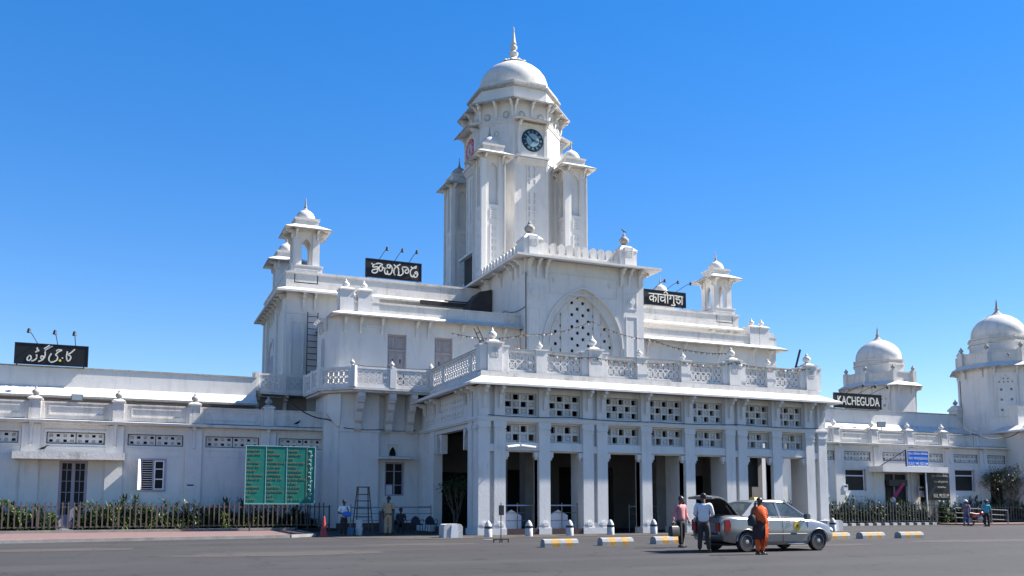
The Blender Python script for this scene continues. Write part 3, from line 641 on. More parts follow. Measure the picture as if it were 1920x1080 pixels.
# ---- first storey (projecting) and upper block
FX0,FX1,FY0=10.07,39.4,48.1
wins=[(12.73,13.82,7.7,10.84),(15.46,16.54,7.7,10.84),(18.15,19.2,7.7,10.84),(30.2,31.2,7.7,10.5),(32.9,33.9,7.7,10.5),(35.6,36.6,7.7,10.5)]
mb=MB()
gw=[(12.69,13.77,1.87,3.72),(12.85,13.40,4.05,4.66)]
wall_y(mb,FX0,15.2,0,7.5,FY0,FY0+.5,gw)
wall_y(mb,FX0,GX0,7.5,11.75,FY0,FY0+.45,wins[:3])
mr=MB(); wall_y(mr,GX1,FX1,7.5,11.75,FY0,FY0+.45,wins[3:]); mr.box(PX1-.1,FX1,FY0,FY0+.5,0,7.5); mr.box(FX1-.3,FX1,FY0+.45,54.9,0,11.75)
mb.prism([(FX0,FY0+.001),(FX0,FY0+.45),(FX0-.05,FY0+1.3),(FX0-.6,FY0+1.3),(FX0-.6,FY0+.85)],0,11.75)
mb.box(FX0-.6,FX0-.2,FY0+1.3,51.4,0,11.75); mb.box(FX0-.2,12.0,51.0,51.4,0,11.75)
FS=part('first_storey',mb,'whitewash'); part('first_storey',mr,'whitewash')
m=MB(); m.box(FX0+.05,12.25,FY0-.28,FY0,.0,7.45); m.box(FX0+.0,12.3,FY0-.33,FY0,5.30,5.42); m.box(12.3,14.6,FY0-.06,FY0,5.32,5.42); m.build('buttress','whitewash',FS)
m=MB(); m.box(FX0,12.3,FY0-.32,FY0+.1,0,.42); m.box(12.3,14.5,FY0-.05,FY0+.1,0,.42); m.build('dado','brown_dado',FS)
for x0,x1,z0,z1 in wins:
    m=MB(); m.use('shutter_wood'); y=FY0+.16
    m.box(x0,x1,y+.03,y+.08,z0,z1); frame(m,x0,x1,z0,z1,y+.03,.09,.05); zt=z0+(z1-z0)*.70; m.box(x0,x1,y-.04,y+.03,zt,zt+.1); xc=(x0+x1)/2; m.box(xc-.03,xc+.03,y-.01,y+.03,z0,z1)
    for a,b in ((x0+.12,xc-.06),(xc+.06,x1-.12)):
        frame(m,a,b,zt+.16,z1-.13,y+.03,.04,.03)
        for zz in (z0+.1,z0+1.15): frame(m,a,b,zz,zz+.95,y+.03,.05,.03)
        m.box((a+b)/2-.015,(a+b)/2+.015,y,y+.03,zt+.16,z1-.13)
    m.use('black_metal')
    for q in (-.24,.20): 
        for zz in (z0+.55,z0+1.55): m.box(xc+q,xc+q+.05,y-.005,y+.03,zz,zz+.22)
    m.build('shutter',None,FS)
    m=MB(); m.box(x0-.02,x1+.02,FY0-.03,FY0+.1,z0-.06,z0); m.build('sill','whitewash',FS)
# ground floor window under hood, round vent
m=MB(); m.use('frame_mauve'); frame(m,12.69,13.77,1.87,3.72,FY0+.2,.09,.08); m.box(13.2,13.27,FY0+.12,FY0+.2,1.96,3.63); m.use('glass_dark'); m.box(12.7,13.76,FY0+.2,FY0+.22,1.88,3.71)
m.use('frame_mauve'); m.box(12.78,13.68,FY0+.17,FY0+.2,2.45,2.49); m.box(12.78,13.68,FY0+.17,FY0+.2,3.2,3.24)
m.use('paper'); m.box(12.8,13.16,FY0+.19,FY0+.199,1.95,2.5); m.build('window',None,FS)
m=MB(); m.rects([(12.2,14.2,FY0-.75,FY0,3.86),(12.2,14.2,FY0-.75,FY0,3.97),(12.5,13.95,FY0-.5,FY0,4.03)]); m.build('window_hood','weathered',FS)
m=MB(); m.use('weathered'); arch_panel(m,12.85,13.40,4.05,4.66,arch_pts(13.125,.2,4.15,.42,6),FY0+.02,FY0+.2); m.box(12.80,13.45,FY0-.04,FY0+.02,4.66,4.72); m.use('void'); m.box(12.86,13.39,FY0+.3,FY0+.32,4.06,4.65); m.build('vent',None,FS)
# tube light under the eave
m=MB(); m.box(11.45,12.3,FY0-.12,FY0,11.12,11.2); m.build('tube_light','paper',FS)
def lean_eave(x0,x1,y0,zt,o,rise,run,xl=None,name='eave',left=True,right=True,ybk=51.3,parent=None,rim='old_edge_and_shade'):
    m=MB(); m.use('whitewash'); L_=o if left else 0; R_=o if right else 0
    rr=lambda e,z:[(x0-(e if left else 0),y0-e,z),(x1+(e if right else 0),y0-e,z),(x1+(e if right else 0),ybk,z),(x0-(e if left else 0),ybk,z)]
    m.loft([rr(-.03,zt+.14),rr(o,zt)],False,False); m.use(rim); m.loft([rr(o,zt),rr(o+.02,zt+.015),rr(o+.02,zt+.10)],False,False); m.use('weathered'); m.loft([rr(o+.02,zt+.10),rr(-run,zt+.10+rise)],False,True)
    return m.build(name,None,parent)
lean_eave(FX0,GX0,FY0,11.60,.55,.30,.1,right=False,parent=FS,ybk=51.8)
lean_eave(GX1,FX1,FY0,11.60,.55,.30,.1,left=False,parent=FS,ybk=54.9)
m=MB(); m.rects([(FX0-.1,GX0,FY0+.05,FY0+.4,11.9),(FX0-.1,GX0,FY0+.05,FY0+.4,12.48),(FX0-.15,GX0,FY0,FY0+.45,12.5),(FX0-.15,GX0,FY0,FY0+.45,12.58)])
m.build('parapet_wall','weathered',FS); m=MB(); m.rects([(GX1,FX1+.1,FY0+.05,FY0+.4,11.9),(GX1,FX1+.1,FY0+.05,FY0+.4,12.48),(GX1,FX1+.15,FY0,FY0+.45,12.5),(GX1,FX1+.15,FY0,FY0+.45,12.58)])
m.mats=[]; m.mi=[0]*len(m.f); m.use('weathered'); m.use('roof_slab'); m.box(FX0-.1,GX0,FY0+.4,54.9,11.85,11.95); m.box(GX1,FX1+.1,FY0+.4,54.9,11.85,11.95); m.build('parapet_wall',None,FS)
for xs in ((FX0+.35,FX0+1.35),(FX1-1.7,FX1-.9)):
    for x in xs:
        m=MB(); m.box(x-.38,x+.38,FY0-.02,FY0+.7,11.9,13.12); m.rects([(x-.43,x+.43,FY0-.08,FY0+.75,13.12),(x-.43,x+.43,FY0-.08,FY0+.75,13.2),(x-.2,x+.2,FY0+.1,FY0+.5,13.3)]); m.build('parapet_post','whitewash',FS); finial(FS,x,FY0+.32,13.24,.62,'whitewash')
    m=MB(); x=xs[-1]+.62; m.box(x-.2,x+.2,FY0+.02,FY0+.5,11.9,12.85); m.build('parapet_post','whitewash',FS)
for x in (10.35,11.2,12.4,14.4,15.1,17.1,19.7): bracket(FS,x,FY0+.01,11.6,.42,.85,0,.12)
for x in (29.4,32.1,34.8,37.5,38.9): bracket(FS,x,FY0+.01,11.6,.42,.85,0,.12)
for y in (48.9,49.4,49.9,50.4): bracket(FS,FX0-.58,y,11.6,.42,.7,R(-90),.12)
m=MB(); m.prism_yz([(49.2,8.6),(49.45,8.3),(49.9,8.3),(50.15,8.6),(50.15,10.3),(49.9,10.6),(49.45,10.6),(49.2,10.3)],FX0-.615,FX0-.59); m.build('side_window','shutter_wood',FS)
# upper block
UX0,UX1,UY0,UY1=8.2,41.4,54.85,64.6
mb=MB(); mb.box(UX0,UX1,UY0,UY1,0,15.5)
UB=part('upper_storey',mb,'whitewash')
m=MB(); m.use('whitewash'); rr=lambda e,z:[(UX0-e,UY0-e,z),(UX1+e,UY0-e,z),(UX1+e,UY1+e,z),(UX0-e,UY1+e,z)]
m.loft([rr(-.03,14.4),rr(.68,14.2)],False,False); m.use('weathered'); m.loft([rr(.68,14.2),rr(.70,14.22),rr(.70,14.34),rr(.05,14.62)],False,False); m.build('eave',None,UB)
m=MB(); m.use('weathered'); m.loft([rr(.08,14.5),rr(.08,15.45),rr(.14,15.5),rr(.14,15.62),rr(.0,15.64)],False,True); m.build('parapet_wall',None,UB)
m=MB(); m.box(UX0-.04,UX1+.04,UY0-.05,UY0,13.0,13.12); frame(m,8.5,9.3,9.2,12.5,UY0,.06,.04); m.build('plaster_moulding','whitewash',UB)
for x in (9.2,9.9,39.0,40.6): bracket(UB,x,UY0+.01,14.25,.55,1.0,0,.14)
for i in range(9): bracket(UB,UX0+.01,55.4+i*1.1,14.25,.55,.9,R(-90),.14)
# left flank: arched recess with door, pilasters, corner buttress
m=MB()
for a,b in ((54.9,55.9),(58.2,58.9),(62.6,63.4),(64.0,64.6)): m.box(UX0-.14,UX0,a,b,0,13.9)
pts=arch_pts(60.6,1.4,10.3,1.9,8)
for a,b in zip(pts,pts[1:]): m.prism_yz([a,b,(b[0],b[1]+.2),(a[0],a[1]+.2)],UX0-.10,UX0)
m.build('side_pilaster','whitewash',UB)
m=MB(); m.box(UX0-.04,UX0+.0,59.4,61.8,8.2,11.2); m.build('side_shutter','frame_mauve',UB)
for cx,cy,fr in ((9.35,55.75,1),(9.4,63.6,0),(40.25,55.75,1),(40.25,63.6,0)):
    m=MB(); m.box(cx-.95,cx+.95,cy-.95,cy+.95,14.5,15.98); m.box(cx-1.0,cx+1.0,cy-1.0,cy+1.0,15.98,16.06); frame(m,cx-.75,cx+.7,14.9,15.8,cy-.95,.06,.03)
    t=turret(cx,cy,16.06,18.2,1.58,2.85,16.1,18.22,.58,ST,ndome='roof_turret')
    m.build('turret_base','whitewash',t)
# ---- balconies
bal=MB(); bpts=[(15.3,48.0),(15.3,46.7),(10.5,46.7),(9.0,48.2),(8.75,51.4),(9.6,51.4),(9.9,48.6),(10.1,48.05)]
bal.prism(bpts,7.48,7.62)
inner=[(15.3,48.0),(15.3,46.85),(10.6,46.85),(9.15,48.3),(8.9,51.3),(9.6,51.4),(9.9,48.6),(10.1,48.05)]; bal.prism(inner,7.36,7.48)
BAL=part('balcony',bal,'weathered')
def railing(p,q,posts=True,z0=7.62,par=None,n=1):
    p=Vector((*p,0)); q=Vector((*q,0)); L_=(q-p).length; ang=math.atan2(q.y-p.y,q.x-p.x); mx=Matrix.Translation((p.x,p.y,0))@Matrix.Rotation(ang,4,'Z')
    seg=L_/n
    for i in range(n):
        a=.18+i*seg; b=(i+1)*seg-.18
        jm=jali(a,b,z0+.12,z0+.98,.02,.13); jm.xf(mx); jm.build('railing_panel','whitewash',par)
    m=MB(); m.box(0,L_,.0,.16,z0+.98,z0+1.08); m.box(0,L_,0.01,.15,z0,z0+.12)
    for i in range(n+1):
        x=i*seg; m.box(x-.16,x+.16,-.03,.19,z0,z0+1.13)
    m.xf(mx).build('rail_frame','whitewash',par)
railing((10.5,46.72),(14.9,46.72),par=BAL,n=2); railing((9.02,48.22),(10.5,46.72),par=BAL); railing((8.78,51.4),(9.02,48.22),par=BAL,n=2)
for x,y in ((10.5,46.8),(12.65,46.8),(14.85,46.8)): finial(BAL,x,y,8.74,.42)
for x in (11.05,12.75,13.95):
    m=MB(); m.prism_yz([(48.05,7.34),(46.8,7.34),(46.8,7.10),(46.95,7.05),(46.95,6.85),(47.1,6.8),(47.15,6.5),(47.35,6.35),(47.45,5.9),(47.65,5.75),(47.62,5.45),(47.78,5.3),(47.95,5.42),(48.05,5.42)],x-.18,x+.18)
    m.box(x-.21,x+.21,46.85,47.1,7.0,7.08); m.box(x-.2,x+.2,47.5,47.75,5.95,6.02); m.build('console','weathered',BAL)
m=MB(); m.prism([(9.5,48.3),(10.1,47.7),(10.15,48.1),(9.6,49.2)],6.3,7.34); m.loft([[(9.5,48.3,6.3),(10.1,47.7,6.3),(10.15,48.1,6.3),(9.6,49.2,6.3)],[(9.95,48.0,5.6),(10.1,47.85,5.6),(10.15,48.1,5.6),(9.98,48.3,5.6)]]); m.build('corner_console','whitewash',BAL)
m=MB(); m.box(6.3,9.6,53.6,54.8,7.82,7.96); B2=m.build('side_balcony','weathered',ST); railing((6.35,53.62),(9.6,53.62),par=B2,z0=7.96,n=2); railing((6.35,54.8),(6.35,53.62),par=B2,z0=7.96)
for x in (6.6,8.2): bracket(B2,x,54.7,7.82,.9,1.0,0,.2)
m=MB(); m.box(6.6,9.5,54.78,54.84,5,7.8); m.build('gap_shade','dingy_shade',B2)  # dark sheet on the wall; shade below the balcony painted in
# wall ladder fixed to the ladder wall (a thing)
def ladder(name,label,p,q,w,n,mt,wdir=(1,0,0),r=.03,grp=None):
    p=Vector(p); q=Vector(q); wd=Vector(wdir)*w/2; t=thing(name,label,'ladder',p)
    for s in (-1,1):
        m=MB(); m.tube([p+wd*s,q+wd*s],r,6); m.build('side_rail',mt,t)
    for i in range(n):
        c=p.lerp(q,(i+.7)/(n+.4)); m=MB(); m.tube([c-wd,c+wd],r*.8,6); m.build('rung',mt,t)
    return t
ladder('ladder','tall dark steel ladder fixed to the wall left of the shuttered windows',(9.75,54.6,8.0),(9.75,54.6,13.1),.62,13,'cable')
# ---- wings
def wing(side):
    left=side<0
    if left: x0,x1=-14.0,10.1; yw=49.5; zc=5.42; par=[-8.3,-4.55,-.8,2.85,6.6]; pil=[-8.4,-4.65,-.9,2.85,6.6,10.0]; gr=[(-7.9,-5.2),(-3.98,-1.37),(-.31,2.33),(3.44,6.14),(7.18,9.75)]; gz=(4.38,4.96); h=[(-3.35,-2.08,.2,3.56),(.34,1.56,2.06,3.74)]
    else: x0,x1=35.0,63.3; yw=49.5; zc=5.66; par=[38.5,42,45.48,48.96,52.38,55.79,59.38]; pil=[42.4,45.75,49.3,52.75,56.3,59.8]; gr=[(39.3,42.0),(42.9,45.3),(46.2,48.62),(49.82,52.4),(53.2,55.66),(56.82,59.25),(60.35,62.2)]; gz=(4.55,5.18); h=[(42.9,44.8,2.3,3.95),(46.3,48.2,2.37,3.92),(49.9,52.1,.14,3.7),(53.0,54.0,.14,3.7),(56.85,58.9,2.4,4.05),(60.5,62.5,.5,3.9)]
    mb=MB(); wall_y(mb,x0,x1,0,zc,yw,yw+.4,h+[(a,b,*gz) for a,b in gr])
    W=part('side_wing',mb,'whitewash',label='long low wing left of the entrance' if left else 'long low museum wing right of the entrance')
    for x in pil:
        m=MB(); m.box(x-.4,x+.4,yw-.12,yw+.02,0,zc-.08); m.box(x-.09,x+.09,yw-.3,yw-.121,zc-.2,zc-.02); m.box(x-.05,x+.05,yw-.2,yw-.121,zc-1.05,zc-.2); m.ball((x,yw-.16,zc-1.1),.08,8,5); m.build('pilaster','whitewash',W)
    for a,b in gr:
        c=(a+b)/2
        m=MB()
        for u,v,p in ((a+.04,c-.02,0),(c+.02,b-.04,1)):
            gm=grille(u,v,gz[0]+.03,gz[1]-.03,4,2,yw+.06,p,.1,.5); o=len(m.v); m.v+=gm.v; m.f+=[tuple(i+o for i in f) for f in gm.f]; m.mi+=[0]*len(gm.f)
        m.build('grille','weathered',W)
        m=MB(); frame(m,a-.12,b+.12,gz[0]-.2,gz[1]+.12,yw,.07,.04); m.box(a-.16,b+.16,yw-.03,yw,gz[0]-.52,gz[0]-.46); m.build('plaster_moulding','whitewash',W)
        m=MB(); frame(m,a,b,*gz,yw+.02,.03,.03); m.box(a,b,yw+.3,yw+.33,*gz); m.build('grille_outline','black_metal',W)
    # cornice, parapet
    m=MB(); m.use('weathered'); m.prism_yz([(yw+.3,zc-.06),(yw-.42,zc-.02),(yw-.44,zc+.10),(yw+.3,zc+.2)],x0,x1); m.build('cornice',None,W)
    m=MB(); m.box(x0,x1,yw+.02,yw+.25,zc+.2,zc+.98); m.box(x0,x1,yw-.03,yw+.3,zc+.98,zc+1.06)
    pe=sorted(par)
    for a,b in zip(pe,pe[1:]): frame(m,a+.6,b-.6,zc+.38,zc+.86,yw+.02,.06,.04)
    m.build('parapet_wall','weathered',W)
    for x in par:
        m=MB(); m.box(x-.42,x+.42,yw-.06,yw+.35,zc+.16,zc+1.0); m.box(x-.26,x+.26,yw-.16,yw+.4,zc+.16,zc+1.12); m.rects([(x-.33,x+.33,yw-.22,yw+.45,zc+1.12),(x-.33,x+.33,yw-.22,yw+.45,zc+1.19),(x-.16,x+.16,yw-.02,yw+.26,zc+1.3)]); m.build('parapet_post','weathered',W)
        finial(W,x,yw+.12,zc+1.26,.6,'old_edge_and_shade' if left else 'weathered')
    # inner higher wall with sloping roof
    xe=6.33 if left else 62.6
    m=MB(); m.use('dingy_shade'); m.box(x0,xe,53.1,53.4,5,7.3); m.use('whitewash'); m.box(x0,xe,53.0,53.35,7.3,8.62); m.use('old_edge_and_shade'); m.box(x0,xe,52.96,53.42,8.62,8.70)
    m.use('weathered'); m.prism_yz([(53.0,7.0),(52.2,6.98),(52.2,7.08),(53.0,7.62)],x0,xe); m.use('old_edge_and_shade'); m.box(x0,xe,52.18,52.2,6.97,7.08); m.build('clerestory_wall',None,W)
    m=MB(); m.box(x0,xe,49.9,53.1,5.3,5.5); m.build('flat_roof','roof_slab',W); m=MB(); m.box(x0,xe,53.4,62,7.8,8.2); m.build('flat_roof','roof_slab',W)
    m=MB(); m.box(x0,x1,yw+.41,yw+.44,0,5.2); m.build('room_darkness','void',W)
    return W,yw,zc,h
WL,ywl,zcl,hl=wing(-1); WR,ywr,zcr,hr=wing(1)
# left wing: glazed double door, canopy, shuttered window
m=MB(); a,b,z0,z1=hl[0]; m.use('frame_mauve'); frame(m,a,b,z0,z1,ywl+.12,.13,.1)
xc=(a+b)/2; m.box(xc-.08,xc+.08,ywl+.02,ywl+.12,z0,z1-.13)
for u,v in ((a+.13,xc-.08),(xc+.08,b-.13)):
    m.use('glass_dark'); m.box(u,v,ywl+.11,ywl+.13,z0+.7,z1-.13); m.use('frame_mauve'); m.box(u,v,ywl+.06,ywl+.12,z0,z0+.7); m.box((u+v)/2-.015,(u+v)/2+.015,ywl+.07,ywl+.11,z0+.7,z1-.13)
    for q in range(1,5): zz=z0+.7+q*(z1-.83-z0)/4.6; m.box(u,v,ywl+.07,ywl+.11,zz-.015,zz+.015)
m.build('door',None,WL,label='mauve framed glazed double door')
m=MB(); m.use('weathered'); m.box(-5.3,-.45,ywl-1.0,ywl,3.72,3.84); m.box(-5.32,-.43,ywl-1.04,ywl-.9,3.58,3.93); m.box(-.60,-.43,ywl-.9,ywl,3.58,3.93); m.box(-5.32,-5.2,ywl-.9,ywl,3.58,3.93); m.build('canopy',None,WL)
a,b,z0,z1=hl[1]; m=MB(); m.use('frame_mauve'); frame(m,a,b,z0,z1,ywl+.05,.09,.1); m.box((a+b)/2-.03,(a+b)/2+.03,ywl-.02,ywl+.05,z0+.09,z1-.09); m.use('glass_dark'); m.box(a,b,ywl+.12,ywl+.14,z0,z1)
m.use('frame_white'); 
for q in range(13): zz=z0+.14+q*.115; m.box(a+.09,(a+b)/2-.03,ywl+.02,ywl+.045,zz,zz+.02)
x_=(a+b)/2+.04; frame(m,x_,b-.09,z0+.1,z1-.1,ywl+.02,.06,.05); m.box(x_,b-.1,ywl-.02,ywl+.02,z0+.6,z0+.66); m.box(x_,b-.1,ywl-.02,ywl+.02,z0+1.12,z0+1.17)
m.build('window',None,WL)
m=MB(); m.prism([(a,ywl-.0),(a-.14,ywl-.42),(a-.10,ywl-.43),(a+.04,ywl-.02)],z0+.08,z1-.05); m.build('open_shutter','frame_white',WL)
for (a,b,z0,z1),kind in zip(hr,('w','w','d','d','w','o')):
    m=MB()
    if kind=='w':
        m.use('frame_white'); frame(m,a,b-.1,z0,z1,ywr+.15,.06,.06); m.box(a,b-.1,ywr+.08,ywr+.15,z1-.5,z1-.42); m.use('glass_dark'); m.box(a,b,ywr+.15,ywr+.17,z0,z1); m.build('window',None,WR)
        g_=grille(a+.05,b-.05,1.35,2.1,5,3,ywr-.06,0,.05,.55); g_.build('apron_panel','whitewash',WR)
    elif kind=='d':
        m.use('frame_mauve'); frame(m,a,b,z0,z1,ywr+.15,.1,.08); m.box(a+.9,a+1.0,ywr+.05,ywr+.15,z0,z1) if b-a>1.5 else None; m.use('glass_dark'); m.box(a,b,ywr+.15,ywr+.17,z0,z1); m.build('door',None,WR)
m=MB(); m.use('weathered'); m.box(48.5,54.6,ywr-1.3,ywr,3.78,3.92); m.use('whitewash'); m.box(48.45,54.65,ywr-1.35,ywr-1.2,3.72,4.12); m.box(48.45,48.6,ywr-1.2,ywr,3.72,4.12); m.box(54.5,54.65,ywr-1.2,ywr,3.72,4.12); m.build('canopy',None,WR)
m=MB(); m.tube([(52.6,ywr-1.2,.1),(52.6,ywr-1.2,3.75)],.05,8); m.build('canopy_post','frame_white',WR)
# ---- domed pavilions at the right
def pavilion(cx,cy,label,a,zt):
    mb=MB(); mb.loft([octo(cx,cy,a+.05,0),octo(cx,cy,a+.05,7.5),octo(cx,cy,a,8),octo(cx,cy,a,zt+.3)]); t=part('domed_pavilion',mb,'whitewash',label=label)
    m=MB(); m.use('whitewash'); m.loft([octo(cx,cy,a-.02,zt+.24),octo(cx,cy,a+.62,zt)],False,False); m.use('old_edge_and_shade'); m.loft([octo(cx,cy,a+.62,zt),octo(cx,cy,a+.64,zt+.07)],False,False); m.use('weathered'); m.loft([octo(cx,cy,a+.64,zt+.07),octo(cx,cy,a-.05,zt+.5)],False,True); m.build('eave',None,t)
    for k in range(8):
        for x in (-.8,.8):
            p=Matrix.Translation((cx,cy,0))@Matrix.Rotation(k*PI/4,4,'Z')@Vector((x,-a,zt+.1)); bracket(t,p.x,p.y,p.z,.5,.75,k*PI/4,.13)
    m=MB(); q=a-.42; m.loft([octo(cx,cy,a-.15,zt+.42),octo(cx,cy,a-.15,zt+1.3),octo(cx,cy,a-.08,zt+1.32),octo(cx,cy,a-.08,zt+1.42),octo(cx,cy,q,zt+1.44)]); m.build('parapet_ring','weathered',t)
    for k in range(8):
        c=octo(cx,cy,a-.12,zt+1.40)[k]; m=MB(); m.box(c[0]-.2,c[0]+.2,c[1]-.2,c[1]+.2,zt+.45,zt+1.5); m.build('ring_post','weathered',t); finial(t,c[0],c[1],zt+1.5,.6,'old_edge_and_shade')
    m=MB(); r=a-.72; z=zt+1.4; m.lathe(cx,cy,[(r,z),(r,z+.75),(r+.14,z+.8),(r+.14,z+.9),(r-.02,z+.95),(r-.02,z+1.15),(r+.12,z+1.2),(r+.12,z+1.32),(r-.1,z+1.36)],8,PI/8); m.build('drum','weathered',t)
    z=z+1.34; m=MB(); r=r-.30; m.lathe(cx,cy,[(r,z),(r*1.03,z+.3),(r*1.0,z+.7),(r*.9,z+1.1),(r*.72,z+1.5),(r*.5,z+1.8),(r*.27,z+2.0),(.1,z+2.1)],48); m.build('dome','weathered',t,50)
    m=MB(); m.lathe(cx,cy,[(.85,z+1.80),(.80,z+1.9),(.42,z+2.05),(.3,z+2.16),(.18,z+2.3),(.12,z+2.4),(.17,z+2.5),(.1,z+2.62),(.07,z+3.0),(.015,z+3.35)],12); m.build('spike','old_edge_and_shade',t,50)
    for k in (1,3,5,7):
        g_=MB(); hs=[(x-.09,x+.09,zz-.09,zz+.09) for x in (-.35,.35) for zz in (8.8,9.6,10.4)]+[(x-.05,x+.05,zz-.06,zz+.06) for x in (-.45,-.15,.15,.45) for zz in (11.0,11.25)]
        wall_y(g_,-.65,.65,8.3,11.5,-.08,-.02,hs); arch_panel(g_,-.80,.80,8.2,11.75,arch_pts(0,.68,10.4,1.15,8),-.11,-.085)
        g_.xf(Matrix.Translation((cx,cy,0))@Matrix.Rotation(k*PI/4,4,'Z')@Matrix.Translation((0,-a,0))); g_.build('blind_window','whitewash',t)
        m=MB(); m.box(-.64,.64,-.015,.0,8.35,11.4); m.xf(Matrix.Translation((cx,cy,0))@Matrix.Rotation(k*PI/4,4,'Z')@Matrix.Translation((0,-a,0))); m.build('window_darkness','dingy_shade',t)
    return t
pavilion(64.9,51.6,'nearer domed pavilion at the right end',3.0,12.15)
pavilion(64.6,64.2,'farther domed pavilion behind the wing',3.0,12.15)
m=MB(); m.box(62.4,72,47.6,51,0,7.0); m.box(62.38,62.4,48.3,49.4,0,7); EB=part('end_bay',m,'whitewash')
m=MB(); m.use('whitewash'); m.prism([(61.8,47.0),(72,47.0),(72,51.5),(61.8,51.5)],6.95,7.08); m.use('weathered'); m.rects([(61.8,72,47.0,51.5,7.08),(62.6,72,47.8,51.5,7.5)]); m.build('eave',None,EB)
m=MB(); m.box(62.8,64.5,48.6,50,7.4,8.9); m.box(62.7,64.6,48.5,50.1,8.9,9.05); m.build('parapet_post','whitewash',EB); finial(EB,63.6,49.3,9.05,.9)
m=MB(); m.box(61.35,61.95,52.9,53.7,8.4,9.0); m.rects([(61.25,62.05,52.8,53.8,9.0),(61.25,62.05,52.8,53.8,9.08),(61.5,61.8,53.1,53.5,9.45)]); m.build('roof_post','weathered',WR); finial(WR,61.65,53.3,9.4,.62,'old_edge_and_shade')
t=thing('tin_shed','low grey tin roofed shed behind the right wing between the two domes','shed',(66,78,0)); m=MB(); m.box(60,74,76,86,0,10.2); m.build('wall','tin',t); m=MB(); m.prism_xz([(59.5,10.2),(74.5,10.2),(67,12.6)],75.5,86.5); m.build('roof','tin',t)

# ---------------------------------------------------------------- sign boards
def smooth(pts,n=6):
    if len(pts)<3: return pts
    P=[pts[0]]+list(pts)+[pts[-1]]; out=[]
    for i in range(1,len(P)-2):
        p0,p1,p2,p3=P[i-1:i+3]
        for k in range(n):
            t=k/n; out.append(tuple(.5*((2*p1[c])+(-p0[c]+p2[c])*t+(2*p0[c]-5*p1[c]+4*p2[c]-p3[c])*t*t+(-p0[c]+3*p1[c]-3*p2[c]+p3[c])*t**3) for c in (0,1)))
    return out+[pts[-1]]
def strokes(mb,lines,quad,x0,x1,z0,z1,y,w,sm=True):
    (tlx,tly),(trx,try_),(brx,bry),(blx,bly)=quad
    def mp(p):
        u=(p[0]-tlx)/(trx-tlx); top=tly+(try_-tly)*u; bot=bly+(bry-bly)*u; v=(p[1]-top)/(bot-top); return (x0+(x1-x0)*u,z1-(z1-z0)*v)
    for i_,ln in enumerate(lines):
        ln=[mp(p) for p in (smooth(ln) if sm else ln)]; yy=y-.001*i_
        for a,b in zip(ln,ln[1:]):
            d=Vector((b[0]-a[0],b[1]-a[1])); 
            if d.length<1e-4: continue
            d.normalize(); n_=(-d.y*w,d.x*w); e=(d.x*w*.35,d.y*w*.35)
            mb.prism_xz([(a[0]-n_[0]-e[0],a[1]-n_[1]-e[1]),(b[0]-n_[0]+e[0],b[1]-n_[1]+e[1]),(b[0]+n_[0]+e[0],b[1]+n_[1]+e[1]),(a[0]+n_[0]-e[0],a[1]+n_[1]-e[1])],yy-.03,yy)
            yy-=.0002
def text_mesh(txt,h,bold=.0,sx=1.0):
    c=bpy.data.curves.new('txt','FONT'); c.body=txt; c.size=1; c.extrude=.02; c.offset=bold; c.align_x='LEFT'
    o=bpy.data.objects.new('txt',c); COL.objects.link(o); bpy.context.view_layer.update()
    me=bpy.data.meshes.new_from_object(o.evaluated_get(bpy.context.evaluated_depsgraph_get())); bpy.data.objects.remove(o)
    xs=[v.co.x for v in me.vertices]; ys=[v.co.y for v in me.vertices]
    return me,min(xs),max(xs),min(ys),max(ys)
def put_text(txt,x0,x1,z0,z1,y,material,parent,name='lettering',bold=.0):
    me,a,b,c,d=text_mesh(txt,1,bold); mx=Matrix(((( x1-x0)/(b-a),0,0,x0-a*(x1-x0)/(b-a)),(0,0,-.6,y),(0,(z1-z0)/(d-c),0,z0-c*(z1-z0)/(d-c)),(0,0,0,1)))
    me.transform(mx); me.materials.clear(); me.materials.append(M[material]); me.name=name
    return obj(name,me,parent)
def name_board(x0,x1,z0,z1,y,label,lampx,tilt):
    t=thing('name_board',label,'sign board',((x0+x1)/2,y,z0),0,'black station name boards on the roofs')
    m=MB(); m.box(x0,x1,y,y+.14,z0,z1); frame(m,x0,x1,z0,z1,y,.05,.02); m.build('board','board_black',t)
    for x in (x0+.12,x1-.2): m=MB(); m.tube([(x,y+.19,z0-.06),(x,y+.19,z1-.1)],.035,6); m.build('support','cable',t)
    for i,(x,dx) in enumerate(zip(lampx,tilt)):
        m=MB(); m.tube([(x,y,z1),(x+dx*.6,y-.35,z1+.35),(x+dx,y-.75,z1+.55)],.02,6); o=m.build('lamp_arm','cable',t)
        m=MB(); m.lathe(x+dx,y-.8,[(.03,z1+.64),(.07,z1+.6),(.09,z1+.48),(.11,z1+.40),(.07,z1+.39)],10); m.build('lamp_head','black_metal',o)
    return t
ub=name_board(-5.95,-2.46,8.72,9.84,52.75,'black roof board with white Urdu lettering and one yellow dot, far left',(-4.9,-3.95,-3.1),(-.35,-.1,-.03))
U=[[(1415,390),(1350,450),(1290,495),(1325,520),(1342,560),(1320,610),(1285,625),(1262,590),(1255,520),(1268,435)],
[(1045,422),(1085,397),(1150,408),(1090,440),(1035,500),(1070,530),(1072,590),(1030,630),(960,650),(915,620),(905,560),(945,475)],
[(965,325),(900,360),(842,395),(822,430),(825,500),(800,570),(755,615),(700,635)],[(905,308),(800,375)],[(790,590),(745,570),(748,530),(780,525),(795,560)],
[(655,498),(658,560),(620,605),(560,625)],[(662,355),(662,430),(630,440)],[(662,430),(695,412),(668,398)],
[(515,512),(480,560),(478,605),(520,612),(550,575),(545,530),(515,512)],[(1165,562),(1182,572)]]
m=MB(); strokes(m,U,((215,235),(1695,325),(1670,750),(180,665)),-5.95,-2.46,8.72,9.84,52.70,.032); m.build('lettering','letter_white',ub)
